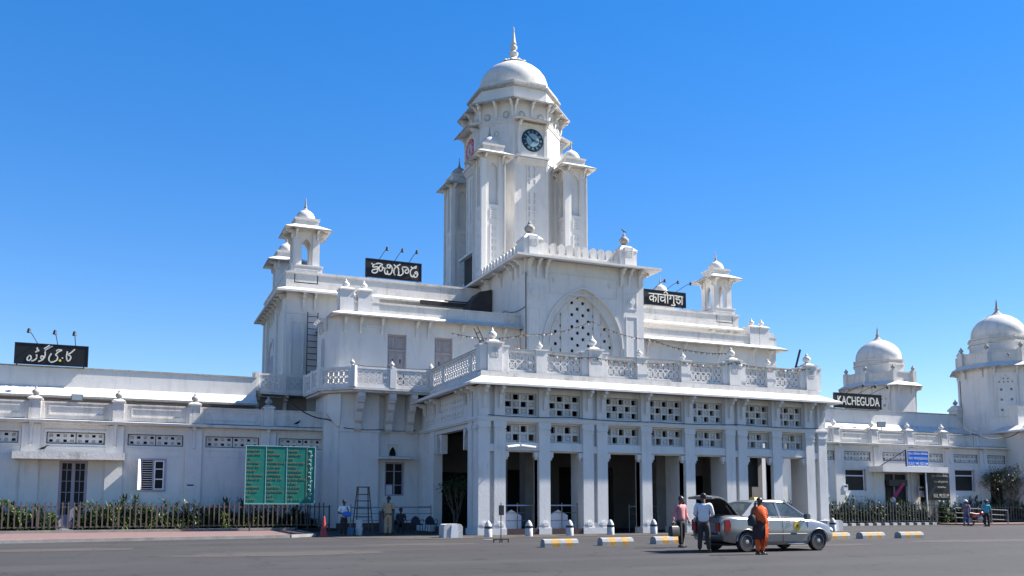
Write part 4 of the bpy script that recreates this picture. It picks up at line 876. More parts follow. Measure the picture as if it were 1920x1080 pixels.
m=MB(); m.prism_xz([(-3.80+.06*math.cos(t*PI/6),8.98+.06*math.sin(t*PI/6)) for t in range(12)],52.67,52.70); m.build('yellow_dot','letter_yellow',ub)
tb=name_board(13.06,16.75,15.78,16.98,55.0,'black roof board with white Telugu lettering, between the roof turret and the clock tower',(13.95,14.95,15.9),(.28,.28,.28))
T=[[(530,350),(570,372),(640,348),(705,362),(722,380)],[(640,350),(560,378),(560,412),(630,410),(640,440),(545,462)],[(540,470),(545,500),(590,515),(632,490),(630,440)],
[(705,385),(668,410),(662,455),(690,482),(722,455),(718,410),(740,430),(790,432)],
[(775,432),(758,480),(775,525),(805,530),(812,480)],[(812,530),(850,540),(885,500),(892,430),(860,380),(812,375),(808,415),(850,430),(850,390)],
[(925,372),(965,400),(1035,365)],[(980,400),(935,440),(922,500),(945,552)],[(975,405),(1005,440),(1012,555)],[(990,550),(1050,555),(1090,510),(1075,420),(1130,412)],[(1090,415),(1150,418),(1185,455),(1178,512),(1135,515),(1125,475),(1160,455)],
[(1230,405),(1265,428),(1330,395)],[(1330,425),(1260,438),(1220,480),(1225,545),(1260,582),(1285,545),(1290,585),(1335,580),(1352,530),(1330,495),(1300,515),(1335,535)]]
m=MB(); strokes(m,T,((430,250),(1430,350),(1420,665),(415,570)),13.06,16.75,15.78,16.98,54.96,.038); m.build('lettering','letter_white',tb)
dv=name_board(33.42,37.0,15.80,16.92,55.0,'black roof board with white Hindi lettering, right of the clock tower',(34.2,35.2,36.15),(.5,.62,.75))
Dn=[[(255,535),(560,565)],[(530,565),(930,602)],[(950,603),(1175,640)],[(375,550),(370,765)],[(370,620),(300,612),(272,660),(300,712),(345,705),(372,672),(420,640),(445,690),(418,755)],[(500,560),(500,785)],
[(545,632),(650,650)],[(600,645),(562,690),(590,745),(650,735),(685,690)],[(685,580),(685,805)],[(755,590),(757,812)],[(757,590),(742,530),(700,498),(660,530)],[(835,600),(838,690),(800,678)],[(920,600),(920,825)],[(905,800),(950,850),(935,872),(850,858)],
[(1060,622),(1060,660),(988,668),(1000,712),(1070,712),(1098,765),(1055,822),(990,768)],[(1145,632),(1147,855)]]
m=MB(); strokes(m,Dn,((128,405),(1270,525),(1275,935),(130,820)),33.42,37.0,15.80,16.92,54.96,.036,True); m.build('lettering','letter_white',dv)
kb=name_board(48.55,53.2,8.72,9.86,52.75,'black roof board reading KACHEGUDA on the right wing',(49.7,50.9,52.1),(.95,.95,.95))
put_text('KACHEGUDA',48.8,52.95,8.95,9.62,52.70,'letter_white',kb,bold=.012)
# green direction board
gb=thing('direction_board','green board with rows of orange lettering and white arrows, above the left fence','information board',(6.85,46.4,0))
gx0,gx1,gz0,gz1,gy=5.13,8.58,1.42,4.34,46.35
m=MB(); m.box(gx0,gx1,gy,gy+.08,gz0,gz1); m.build('panel','board_green',gb)
m=MB(); frame(m,gx0,gx1,gz0,gz1,gy,.03,.02)
for x in (gx0+1.0,gx0+2.02): m.box(x-.012,x+.012,gy-.012,gy,gz0,gz1)
m.build('border','sign_cyan',gb)
m=MB(); m.box(gx0+3.0,gx0+3.02,gy-.012,gy,gz0+.2,gz1); 
m.build('divider','sign_orange',gb)
m=MB(); rnd=random.Random(3)
widths=[[.62,.66,.22,.72,.60,.44,.80,.68,.30,.66,.55,.2,.45],[.34,.6,.26,.85,.66,.62,.62,.72,.26,.58,.8,.3,.35],[.5,.62,.26,.80,.40,.70,.66,.86,.40,.60,.5,.30,.62]]
for c in range(3):
    for r_ in range(13):
        x=gx0+.05+c*1.02; z=gz1-.24-r_*.205; xe=x+widths[c][r_]
        while x<xe:
            w=rnd.uniform(.03,.055); k=rnd.choice((0,0,1,2,3))
            if k==0: m.box(x,x+.013,gy-.014,gy-.001,z-.045,z+.04); m.box(x+.014,x+w,gy-.013,gy-.001,z+.02,z+.04)
            elif k==1: frame(m,x,x+w,z-.04,z+.04,gy-.001,.013,.012)
            elif k==2: m.box(x,x+w,gy-.013,gy-.001,z-.045,z-.028); m.box(x+w*.4,x+w*.4+.013,gy-.015,gy-.002,z-.04,z+.04)
            else: m.box(x,x+w,gy-.013,gy-.001,z+.022,z+.04); m.box(x,x+w,gy-.013,gy-.001,z-.01,z+.005); m.box(x,x+.012,gy-.016,gy-.002,z-.04,z+.03)
            x+=w+.014
            if rnd.random()<.12: x+=.05
m.build('lettering','sign_orange',gb)
m=MB()
for r_ in range(12):
    z=gz1-.28-r_*.215; x=gx0+3.2; m.box(x,x+.03,gy-.02,gy-.001,z-.07,z+.06); k=r_%3
    m.box(x-.05+(k==1)*.05,x+.04+(k==1)*.03,gy-.018,gy-.001,z+.035,z+.062); m.prism_xz([(x+.07,z+.09),(x+.12,z+.045),(x+.07,z)] if k==1 else [(x-.05,z+.09),(x-.10,z+.045),(x-.05,z)],gy-.02,gy-.001)
m.build('arrows','paper',gb)
for x in (gx0+.3,gx1-.3): m=MB(); m.tube([(x,gy+.14,.1),(x,gy+.14,gz1-.2)],.04,8); m.build('post','cable',gb)
# blue and black museum signs
bs=thing('museum_sign','tilted blue museum sign with white lettering standing on the right canopy','sign board',(51.9,48.2,4.1))
m=MB(); m.box(50.75,52.85,48.2,48.28,4.12,5.28); m.build('panel','board_blue',bs); m=MB(); frame(m,50.75,52.85,4.12,5.28,48.2,.04,.02); m.build('border','paper',bs)
put_text('రైలు మ్యూజియం',50.9,52.75,4.92,5.16,48.19,'paper',bs); put_text('रेल संग्रहालय',50.9,52.75,4.56,4.82,48.19,'paper',bs); put_text('RAIL MUSEUM',50.9,52.75,4.18,4.42,48.19,'paper',bs)
m=MB(); m.tube([(50.75,48.25,5.3),(48.7,48.6,4.15)],.035,6); m.tube([(50.7,48.25,4.1),(50.7,48.25,5.3)],.04,6); m.build('brace','black_metal',bs)
ks=thing('museum_board','large black museum board with yellow lettering under the right canopy','sign board',(54.1,48.6,0))
m=MB(); m.box(52.85,55.25,48.62,48.7,1.75,3.70); m.build('panel','board_black',ks)
put_text('రైలు మ్యూజియం',53.5,55.1,3.38,3.62,48.6,'letter_cream',ks); put_text('रेल संग्रहालय',53.7,55.05,2.95,3.18,48.6,'letter_cream',ks)
m=MB()
for i,(a_,b_) in enumerate((((300,300),(420,420)),((430,300),(600,360)),((600,300),(760,420)))): strokes(m,[[(a_[0],a_[1]),((a_[0]+b_[0])/2,a_[1]+120),b_]],((0,0),(1000,0),(1000,1000),(0,1000)),53.5,55.2,2.35,2.9,48.6,.025)
m.build('script_lettering','letter_cream',ks); put_text('RAIL MUSEUM',53.6,55.1,1.92,2.2,48.6,'letter_cream',ks)
for x in (52.9,55.2): m=MB(); m.tube([(x,48.75,0),(x,48.75,3.7)],.04,6); m.build('post','black_metal',ks)
# small framed notice + wall papers
for (x,z,y,w,h,lab) in ((52.85,2.35,48.99,.62,.75,'framed grey notice on the pillar under the museum canopy'),(46.15,2.6,ywr-.13,.38,.45,'small white notice on the pillar left of the museum window'),(2.75,2.33,ywl-.13,.42,.30,'small white notice with black heading on the pillar right of the shuttered window')):
    t=thing('notice',lab,'notice',(x,y,z)); m=MB(); m.box(x-w/2,x+w/2,y-.03,y,z-h/2,z+h/2); m.build('sheet','paper' if y<49.4 and w<.6 else 'pale_disc',t); m=MB(); m.box(x-w*.38,x+w*.38,y-.034,y-.03,z+h*.1,z+h*.35); m.build('print','print_black',t)
# magenta banner flag bundle at the museum door
t=thing('hanging_banner','magenta cloth hanging diagonally in front of the dark museum door','banner',(50.8,49,1.2)); m=MB(); m.prism_xz([(50.0,1.9),(50.3,1.75),(51.3,2.9),(51.1,3.0)],49.0,49.04); m.build('cloth','magenta',t); m=MB(); m.box(49.9,51.6,49.05,49.35,2.75,3.2); m.build('pelmet','black_metal',t); m=MB(); m.ball((50.05,48.95,1.75),.2,8,6); m.build('bundle','paper',t)

# ---------------------------------------------------------------- fences
def fence(p,q,h,sp,label,mt,z0=.2,posts=5,tip=True):
    p=Vector((*p,0));q=Vector((*q,0));L_=(q-p).length;ang=math.atan2(q.y-p.y,q.x-p.x); t=thing('picket_fence',label,'fence',(p.x,p.y,z0),ang)
    m=MB(); m.box(0,L_,-.02,.02,.14,.19); local('lower_rail',m,mt,t); m=MB(); m.box(0,L_,-.02,.02,h-.26,h-.21); local('upper_rail',m,mt,t)
    pm=MB(); pm.box(-.03,.03,-.045,-.022,.12,h-.06); pm.prism_xz([(-.035,h-.06),(.035,h-.06),(0,h+.02)],-.04,-.025) if tip else None
    me=pm.mesh('picket',mt); n=int(L_/sp)
    for i in range(min(n,99)):
        o=bpy.data.objects.new('picket',me); COL.objects.link(o); o.parent=t; o.location=(sp*(i+.5),0,0)
    pm=MB(); pm.box(-.035,.035,-.02,.05,-.15,h-.15); me=pm.mesh('post',mt)
    for i in range(posts+1):
        o=bpy.data.objects.new('post',me); COL.objects.link(o); o.parent=t; o.location=(L_*i/posts,.03,0)
    return t
fence((-9,45.75),(9.6,47.55),1.32,.24,'brown picket fence with pointed tips along the left pavement','fence_paint',posts=11)
fence((36,47.5),(53.1,47.9),1.5,.27,'dark grey picket fence in front of the hedge right of the taxi','grey_fence',z0=.12,posts=8)
fence((55.9,48.15),(70,48.15),1.35,.28,'dark grey picket fence behind the red motorcycle','grey_fence',z0=.1,posts=6)
# ramp handrail at the museum
t=thing('handrail','grey pipe handrail running along the ramp to the museum door','handrail',(53.5,46,0))
pts=[(53.0,47.9,1.25),(53.4,46.6,1.2),(56.9,45.3,1.02)]
for dz in (0,-.35,-.68):
    m=MB(); m.tube([(x,y,z+dz) for x,y,z in pts],.028,6); m.build('rail','dull_steel',t)
for x,y,z in ((53.0,47.9,1.25),(53.4,46.6,1.2),(54.6,46.15,1.14),(55.8,45.7,1.08),(56.9,45.3,1.02)): m=MB(); m.tube([(x,y,0),(x,y,z)],.035,6); m.build('post','dull_steel',t)
# ---------------------------------------------------------------- plants
def blade(m,base,d,L_,w,droop):
    d=Vector(d).normalized(); s=d.cross(Vector((0,0,1))); s=s.normalized() if s.length>.01 else Vector((1,0,0)); p=Vector(base); prev=None
    pts=[]
    for i in range(4):
        t=i/3; ww=w*(1-.9*t)*(1.0 if i else .6); c=p+d*L_*t+Vector((0,0,-droop*t*t*L_)); pts.append((c-s*ww,c+s*ww))
    for a,b in zip(pts,pts[1:]): m.quad(a[0],a[1],b[1],b[0])
def shrub_mesh(seed,h,w,n,mts):
    r=random.Random(seed); m=MB(); stems=[(r.uniform(-w,w)*.8,r.uniform(-.3,.3),r.uniform(.15,1)*h) for _ in range(9)]
    for i in range(n):
        sx,sy,sh=r.choice(stems); m.use(r.choice(mts)); a=r.uniform(0,2*PI); el=r.uniform(-.2,1.2)
        z=sh*r.uniform(.08,1.0); blade(m,(sx+r.gauss(0,.08),sy+r.gauss(0,.08),z),(math.cos(a)*math.cos(el),math.sin(a)*math.cos(el),math.sin(el)),r.uniform(.18,.36),r.uniform(.026,.055),r.uniform(.1,.6))
    m.use('bark')
    for sx,sy,sh in stems: m.tube([(sx*.5,sy*.5,0),(sx,sy,sh*.95)],.015,4)
    return m.mesh('foliage',None,recalc=False)
sv=[shrub_mesh(1,1.25,.55,950,['leaf','leaf_dark','leaf_dark','leaf_bright']),shrub_mesh(2,1.1,.6,950,['leaf','leaf_dark','leaf_bright','leaf']),shrub_mesh(3,1.3,.55,900,['leaf','leaf_dark','leaf_dark']),shrub_mesh(4,.95,.6,900,['leaf','leaf_dark','leaf_bright'])]
def shrub(i,x,y,z,s,lab,grp):
    o=bpy.data.objects.new('shrub',sv[i]); COL.objects.link(o); o.location=(x,y,z); o.rotation_euler=(0,0,random.uniform(-.5,.5)+(PI if random.random()<.5 else 0)); o.scale=(1.1,1,s); tag(o,lab,'shrub',grp)
random.seed(21)
spec=[(-6.6,1,1.0),(-5.8,3,1.0),(-5.0,0,.98),(-4.2,2,.85),(-1.9,0,1.05),(-1.1,1,1.1),(-.3,0,1.15),(.5,2,1.05),(1.3,3,1.1),(2.1,0,.95),(2.9,2,1.1),(3.7,1,.95),(4.6,3,.95),(5.5,0,.85),(6.4,2,.85),(7.3,3,.8),(8.3,2,.75),(-7.6,0,1)]
for k,(x,i,s) in enumerate(spec+[(x_+.42,(i_+1)%4,s_*1.05) for x_,i_,s_ in spec]): shrub(i,x,46.75+(x+9)*.09+(0 if k<len(spec) else .45)+random.uniform(-.1,.1),.12,s*random.uniform(1.0,1.4),'strappy green shrub in the bed behind the brown picket fence','shrubs behind the brown picket fence')
for k in range(22):
    x=39.2+k*.64; shrub(k%4,x,48.35+.3*(k%2),.12,1.4+.15*math.sin(k*2.1),'leafy shrub behind the grey fence right of the taxi','shrubs in front of the museum wing')
for k in range(22):
    x=54.6+k*.62; shrub((k+1)%4,x,48.7+.3*(k%2),.12,1.4+.2*math.sin(k*1.7),'leafy shrub behind the fence beyond the red motorcycle','shrubs beyond the motorcycle')
def small_tree(name,x,y,h,spread,n,label,mts,seed,leaf=.14,z=0.1):
    r=random.Random(seed); t=thing(name,label,'tree',(x,y,z)); m=MB(); tips=[]
    def br(p,d,L_,rad,dep):
        q=p+d*L_; mid=p+d*L_*.5+Vector((r.gauss(0,.03),r.gauss(0,.03),0)); m.tube([p,mid,q],rad,6,rad*.6)
        if dep==0: tips.append(q); return
        for _ in range(3): 
            a=Vector((r.gauss(0,.6)*spread,r.gauss(0,.6)*spread,r.uniform(.15,.9))); br(q,(d+a).normalized(),L_*r.uniform(.6,.85),rad*.6,dep-1)
        tips.append(q)
    for k in range(4): a=k*PI/2+r.uniform(-.4,.4); br(Vector((x,y,z)),Vector((math.cos(a)*.55*spread,math.sin(a)*.4,1)).normalized(),h*.34,.05,3)
    m.build('trunk','bark',t,50)
    m=MB()
    for i in range(n):
        c=r.choice(tips)+Vector((r.gauss(0,.17),r.gauss(0,.17),r.gauss(0,.13))); m.use(r.choice(mts)); a=r.uniform(0,2*PI); el=r.uniform(-.5,1); blade(m,c,(math.cos(a)*math.cos(el),math.sin(a)*math.cos(el),math.sin(el)),r.uniform(leaf*.7,leaf*1.4),leaf*.2,.3)
    o=obj('crown',m.mesh('crown',None,recalc=False),t); return t
small_tree('frangipani_tree',61.0,48.6,4.4,1.15,4200,'bare-branched small tree with olive leaves at the right edge',['leaf_olive','leaf_olive','leaf'],5,.17)
small_tree('potted_plant',14.9,42.6,2.4,.45,900,'dark leafy plant standing in the side opening of the portico',['leaf_dark','leaf'],9,.18,.3)
# palm at far left and a banana-like plant at right
def palm(x,y,z,h,fr,L_,label,mt,name='palm'):
    t=thing(name,label,'palm',(x,y,z)); m=MB(); m.tube([(x,y,z),(x+.05,y,z+h*.6),(x,y,z+h)],.06,8,.04); m.build('trunk','bark',t); r=random.Random(4)
    for k in range(fr):
        a=2*PI*k/fr+r.uniform(-.3,.3); m=MB(); pts=[]; 
        for i in range(7):
            s=i/6; pts.append(Vector((x+math.cos(a)*L_*s*.8,y+math.sin(a)*L_*s*.8,z+h+L_*(.75*s-1.0*s*s*r.uniform(.8,1.3)))))
        m.tube(pts,.014,4)
        for i in range(1,7):
            for sd in (-1,1):
                d=(pts[i]-pts[i-1]).normalized(); s=d.cross(Vector((0,0,1))).normalized()*sd
                for q in (0,.33,.66): blade(m,pts[i-1].lerp(pts[i],q),s+d*.7+Vector((0,0,-.3)),.3,.03,.4)
        obj('frond',m.mesh('frond',mt,recalc=False),t)
    return t
palm(-5.55,47.2,.15,1.35,8,.8,'dark drooping palm against the wall at the far left','leaf_dark')
palm(63.0,48.7,.1,1.4,7,1.3,'bright broad-leaved palm at the right edge behind the fence','leaf_bright')
# silvery agave in the bed
m=MB(); r=random.Random(8)
for k in range(26): a=r.uniform(0,2*PI); el=r.uniform(.3,1.3); blade(m,(2.2,46.3,.2),(math.cos(a)*math.cos(el),math.sin(a)*math.cos(el)*.4,math.sin(el)),.6,.03,.5)
tag(m.build('agave','leaf_olive'),'grey-green spiky agave just behind the brown picket fence','plant')

# ---------------------------------------------------------------- street things
def bollard():
    t=thing('bollard','','bollard',(0,0,0),0,'white bollards in front of the portico'); m=MB(); m.lathe(0,0,[(.17,0),(.17,.34),(.155,.36),(.165,.37),(.16,.46),(.145,.50),(.135,.54),(.09,.63),(.045,.68),(.02,.70)],16); local('body',m,'whitewash_kerb',t,50)
    m=MB(); m.lathe(0,0,[(.15,.355),(.175,.37),(.172,.45),(.15,.46)],16); local('black_band',m,'black_metal',t,50); return t
b0=bollard(); bl=[(14.15,36.3,'white domed bollard left of the thin sign stand'),(16.15,36.5,'white bollard in front of the first doorway barrier'),(18.25,36.7,'white bollard in front of the second doorway barrier'),(20.45,36.9,'white bollard left of the wide dark doorway'),(22.95,37.2,'white bollard in front of the pier left of the man in pink'),(33.9,37.3,'white bollard beside the nose of the taxi'),]
b0.location=(bl[0][0],bl[0][1],.01); b0['label']=bl[0][2]
for x,y,l in bl[1:]: dup(b0,(x,y,.01),random.uniform(0,3),l,'white bollards in front of the portico')
def kblock():
    t=thing('concrete_block','','traffic block',(0,0,0),0,'striped concrete kerb blocks on the road'); L_=1.2
    prof=[(-.2,0),(.2,0),(.195,.13),(.14,.235),(0,.265),(-.14,.235),(-.195,.13)]
    m=MB(); xs=[0,.27,.52,.76,1.0,L_]; cols=['paint_grey','paint_orange','paint_grey','paint_orange','paint_grey']
    for k,(a,b) in enumerate(zip(xs,xs[1:])): m.use(cols[k]); m.loft([[(a-L_/2,y,z) for y,z in prof],[(b-L_/2,y,z) for y,z in prof]],k==0,k==4)
    local('block',m,None,t); return t
k0=kblock(); kb_=[(13.0,26.9,-.05,'orange and grey block left of all the others on the road'),(15.35,27.35,-.02,'orange and grey block second from the left on the road'),(17.65,27.7,0.02,'orange and grey block behind the man in the pink shirt'),(26.4,28.9,.02,'orange and grey block touching the front of the taxi in view'),(28.15,28.8,.0,'orange and grey block first to the right of the taxi nose with a gap'),(30.05,28.6,-.05,'worn orange and grey block farthest right on the road')]
k0.location=kb_[0][:2]+(0,); k0.rotation_euler=(0,0,kb_[0][2]); k0['label']=kb_[0][3]
for x,y,a,l in kb_[1:]: dup(k0,(x,y,0),a,l)
for x,y,w,l in ((12.5,36.4,.86,'white painted concrete barrier block left of the portico corner'),(34.35,37.9,1.1,'white painted concrete block right of the taxi at the portico corner')):
    m=MB(); h=.58; prof=[(-w/2,0),(w/2,0),(w/2,h-.12),(w/2-.05,h-.03),(w/2-.14,h),(-w/2+.14,h),(-w/2+.05,h-.03),(-w/2,h-.12)]
    t=thing('barrier_block',l,'concrete block',(x,y,0)); m.loft([[(x+a*.96,y-.3,z) for a,z in prof],[(x+a,y-.26,z) for a,z in prof],[(x+a,y+.3,z) for a,z in prof]]); m.build('block','whitewash_kerb',t)
    m=MB(); m.prism_xz([(x-.12,0),(x+.2,0),(x+.18,h*.9),(x-.08,h*.92)],y-.33,y-.301); m.build('peeling_patch','paper',t)
# thin black sign stand
t=thing('sign_stand','thin black stand with a small square plate in front of the portico corner','sign stand',(12.55,30.9,0)); x,y=12.55,30.9
m=MB(); m.tube([(x,y,.08),(x,y,1.45)],.02,8); m.build('pole','black_metal',t); m=MB(); m.box(x-.10,x+.10,y-.05,y-.02,1.0,1.36); m.build('plate','black_metal',t)
for s in (-1,1): m=MB(); m.box(x+s*.17-.14,x+s*.17+.14,y-.02,y+.02,.10,.135); m.box(x+s*.29-.015,x+s*.29+.015,y-.02,y+.02,0,.1); m.box(x+s*.04-.015,x+s*.04+.015,y-.02,y+.02,0,.1); m.build('foot','black_metal',t)
# doorway barriers (rails) + house-shaped white boards
def rail(xa,xb,y,h,lab,grp=None,mid=True,z0=.26):
    t=thing('rail_barrier',lab,'barrier',((xa+xb)/2,y,z0),0,grp); m=MB(); m.tube([(xa,y,h),(xb,y,h)],.035,8); m.build('top_rail','steel',t)
    if mid:
        for q in (.35,.68): m=MB(); m.tube([(xa,y+.02,z0+(h-z0)*q),(xb,y+.02,z0+(h-z0)*q)],.015,6); m.build('mid_rail','dull_steel',t)
    for x in (xa,(xa+xb)/2,xb): m=MB(); m.tube([(x,y,z0-.26),(x,y,h+.12)],.028,8); m.build('post','dull_steel',t)
rail(16.0,17.6,39.3,1.36,'steel barrier across the first doorway of the portico','steel barriers in the doorways'); rail(18.3,19.95,39.3,1.36,'steel barrier across the second doorway of the portico','steel barriers in the doorways')
rail(23.95,25.7,41.2,1.30,'steel barrier behind the man in the pink shirt','steel barriers in the doorways',z0=.1); rail(31.95,33.5,41.0,1.36,'steel barrier in the last doorway behind the taxi bonnet','steel barriers in the doorways')
for x,l in ((16.55,'white house-shaped low barrier in the first doorway'),(19.0,'white house-shaped low barrier in the second doorway')):
    m=MB(); m.prism_xz([(x-.5,.26),(x+.5,.26),(x+.5,.88),(x,1.15),(x-.5,.88)],39.42,39.55); tag(m.build('gabled_barrier','frame_white'),l,'barrier','house-shaped barriers')
rail(9.9,14.0,43.9,1.28,'steel queue rail along the wall behind the policeman',z0=.26)
# CCTV pair
t=thing('security_camera','pair of white security cameras on one bracket above the first doorway','camera',(16.3,38.5,4.1)); m=MB(); m.tube([(16.5,38.7,4.35),(16.5,38.35,4.3),(16.5,38.3,4.12)],.03,6); m.build('mount','dull_steel',t)
for s in (-1,1): m=MB(); m.tube([(16.5+s*.06,38.28,4.10),(16.5+s*.72,38.1,4.02)],.075,8); m.build('camera_body','paper',t)
# hanging black screen and glazed kiosk in bay six
m=MB(); m.box(29.75,31.0,39.6,39.7,2.35,4.0); tag(m.build('hanging_screen','board_black'),'black display screen hanging in the doorway behind the taxi roof','screen')
t=thing('glass_partition','pale glazed partition under the black screen behind the taxi','partition',(30.4,42,.3)); m=MB(); m.box(29.7,31.3,42.0,42.06,.3,3.1); m.build('pane','screen_glass',t); m=MB(); frame(m,29.7,31.3,.3,3.1,42.0,.06,.03); m.tube([(29.8,41.95,1.0),(31.2,41.95,3.0)],.02,5); m.build('frame','dull_steel',t)
# ladders
def aladder(x,y,label):
    t=thing('step_ladder',label,'ladder',(x,y,0)); 
    for yy,dy,nm in ((y-.45,.35,'front_frame'),(y+.45,-.35,'rear_frame')):
        m=MB(); m.tube([(x-.42,yy,0),(x-.26,yy+dy,2.25)],.03,6); m.tube([(x+.42,yy,0),(x+.26,yy+dy,2.25)],.03,6)
        for q in (.16,.36,.54,.70,.84): w=.42-.16*q; m.tube([(x-w,yy+dy*q,2.25*q),(x+w,yy+dy*q,2.25*q)],.025,6)
        m.build(nm,'bark',t)
    m=MB(); m.box(x-.3,x+.3,y-.14,y+.14,2.22,2.27); m.build('top_step','bark',t)
aladder(10.35,43.3,'dark wooden step ladder standing behind the man with the blue bundle')
ladder('ladder','short dark ladder leaning on the portico parapet below the tower',(16.45,41.0,7.7),(15.3,41.0,10.1),.5,6,'cable',(0,1,0),.03)
m=MB(); m.tube([(33.75,39.6,8.9),(34.05,39.5,10.0)],.06,7); tag(m.build('leaning_pole','cable'),'short dark pole leaning beside the last parapet finial','pole')
# cone, buckets, bin, chairs
x,y=7.7,39.3
t=thing('traffic_cone','faded red traffic cone at the end of the brown picket fence','cone',(x,y,0)); m=MB(); m.lathe(x,y,[(.17,.04),(.12,.35),(.05,.85),(.03,.9)],14); m.build('cone','cone_red',t,50); m=MB(); m.box(x-.2,x+.2,y-.2,y+.2,0,.045); m.build('base','cone_red',t)
for i,(x,y,z,l,mt) in enumerate(((9.55,40.6,.012,'white bucket on the ground at the foot of the step ladder','bucket_white'),(9.1,40.4,.012,'dark blue-green bucket left of the white buckets','bucket_blue'),(9.55,40.6,.36,'white bucket stacked on top of another bucket','bucket_white'))):
    t=thing('bucket',l,'bucket',(x,y,z)); m=MB(); m.lathe(x,y,[(.13,z),(.17,z+.34),(.175,z+.34),(.165,z+.34)],16); m.build('pail',mt,t,50); m=MB(); m.lathe(x,y,[(.178,z+.30),(.182,z+.32),(.178,z+.345)],16); m.build('rim',mt,t)
x,y=11.55,43.3
t=thing('cooler_bin','dark slatted metal bin behind the queue rail','bin',(x,y,0)); m=MB(); m.box(x-.32,x+.32,y-.25,y+.25,.05,1.02); m.rects([(x-.36,x+.36,y-.29,y+.29,1.02),(x-.3,x+.3,y-.22,y+.22,1.1)]); m.build('casing','car_trim',t); m=grille(x-.2,x+.14,.25,.95,4,8,y-.27,0,.02,.7,False); m.build('slats','pale_disc',t)
def chair():
    t=thing('chair','','chair',(0,0,0),0,'dark chairs against the station wall'); m=MB(); 
    m.loft([[( .25*math.cos(a)*1.0,.18+.05*(1-abs(math.cos(a))),.45+.38*math.sin(a)) for a in [k*PI/8 for k in range(9)]],[( .25*math.cos(a),.22+.05*(1-abs(math.cos(a))),.45+.38*math.sin(a)) for a in [k*PI/8 for k in range(9)]]]); local('backrest',m,'chair_blue',t)
    m=MB(); m.rects([(-.24,.24,-.22,.22,.40),(-.25,.25,-.24,.23,.43),(-.22,.22,-.2,.2,.46)]); local('seat',m,'chair_blue',t)
    for sx in (-1,1):
        for sy in (-1,1): m=MB(); m.tube([(sx*.22,sy*.2,.42),(sx*.25,sy*.23,0)],.016,6); local('leg',m,'black_metal',t)
        m=MB(); m.tube([(sx*.25,.2,.62),(sx*.29,0,.66),(sx*.28,-.22,.62),(sx*.25,-.23,.42)],.015,6); local('armrest',m,'black_metal',t)
    return t
c0=chair(); ch=[(12.15,43.0,'dark chair partly hidden behind the policeman'),(13.05,43.2,'middle dark chair right of the policeman'),(13.85,43.4,'rightmost dark chair by the portico side wall')]
c0.location=(*ch[0][:2],.0); c0['label']=ch[0][2]
for x,y,l in ch[1:]: dup(c0,(x,y,0),0,l)
m=MB(); m.tube([(14.1,40.6,.0),(14.1,40.6,1.05)],.06,10); m.ball((14.1,40.6,1.08),.07,8,6); tag(m.build('low_post','black_metal'),'short dark post beside the white concrete block and chairs','post')
# floodlights
def flood(x,y,z,l,rz=0,s=1):
    t=thing('floodlight',l,'floodlight',(x,y,z),rz); m=MB(); m.rects([(-.26*s,.26*s,-.06,.06,.10),(-.26*s,.26*s,-.10,.08,.42*s)]); local('housing',m,'dull_steel',t); m=MB(); m.box(-.22*s,.22*s,-.115,-.10,.13,.39*s); local('lens',m,'lamp_glass',t); m=MB(); m.tube([(0,0,-.15),(0,0,.12)],.03,6); local('stem',m,'dull_steel',t)
flood(-2.72,49.55,6.45,'square floodlight on the left wing parapet',0); flood(49.9,49.6,6.9,'wide floodlight tilted on the right wing parapet',R(-25),1.15)
flood(10.5,49.2,11.9,'small floodlight at the corner of the left eave',R(30),.6)
# bunting
def bunting(pts,label,sag=.3,n=46,seed=1):
    r=random.Random(seed); t=thing('bunting',label,'bunting',pts[0]); P=[]
    for a,b in zip(pts,pts[1:]):
        a=Vector(a);b=Vector(b); k=max(4,int((b-a).length/.16))
        for i in range(k): q=i/k; p=a.lerp(b,q); p.z-=sag*4*q*(1-q)*min(1,(b-a).length/4); P.append(p)
    P.append(Vector(pts[-1])); m=MB(); m.tube(P,.012,4); m.build('string','cable',t)
    m=MB()
    for i,p in enumerate(P[:-1]):
        m.use(('flag_orange','flag_white','flag_green')[i%3]); q=P[i+1]; d=(q-p)*.8; dy=r.uniform(-.05,.05)
        m.add([p,p+d,p+d*.5+Vector((r.uniform(-.03,.03),dy,-r.uniform(.09,.16)))],[(0,1,2)])
    o=obj('flags',m.mesh('flags',None,recalc=False),t); o['kind']='stuff'
bunting([(16.6,39.2,8.95),(20.85,38.9,8.62),(26.1,38.9,8.72),(29.2,38.9,8.9),(34.2,38.9,8.85)],'tricolour bunting draped along the top of the portico railing',.18)
bunting([(16.2,47.3,11.0),(20.6,47.0,11.2),(24.9,46.9,12.3),(28.4,46.0,11.3),(29.3,39.6,9.5)],'tricolour bunting strung up across the big arched window',.25,seed=2)
# cables
def cable(pts,label,r_=.018,sag=.25):
    P=[]
    for a,b in zip(pts,pts[1:]):
        a=Vector(a);b=Vector(b)
        for i in range(8): q=i/8; p=a.lerp(b,q); p.z-=sag*4*q*(1-q); P.append(p)
    P.append(Vector(pts[-1])); m=MB(); m.tube(P,r_,5); tag(m.build('cable','cable'),label,'cable')
cable([(15,38.52,5.52),(19.3,38.52,5.55),(24,38.52,5.5),(29,38.52,5.55),(34.5,38.52,5.52)],'dark cable along the string course across the portico front',.018,.05)
cable([(10.3,47.75,5.5),(12.3,47.75,5.46),(14.4,48.0,5.5)],'dark cable along the moulding above the small vent window',.02,.06)
cable([(-5,49.3,6.62),(-1,49.3,6.62),(2.8,49.3,6.62),(6.5,49.3,6.62)],'dark cable sagging between the posts of the left parapet',.02,.12)
cable([(7.4,49.2,7.2),(9.6,48.6,6.0),(10.3,48.0,6.6)],'thick black cable looping under the balcony',.035,.3)
cable([(20.7,47.3,12.9),(20.7,50.5,13.3),(20.7,53,12.4)],'thin cable crossing the side wall of the gable block',.02,.2)
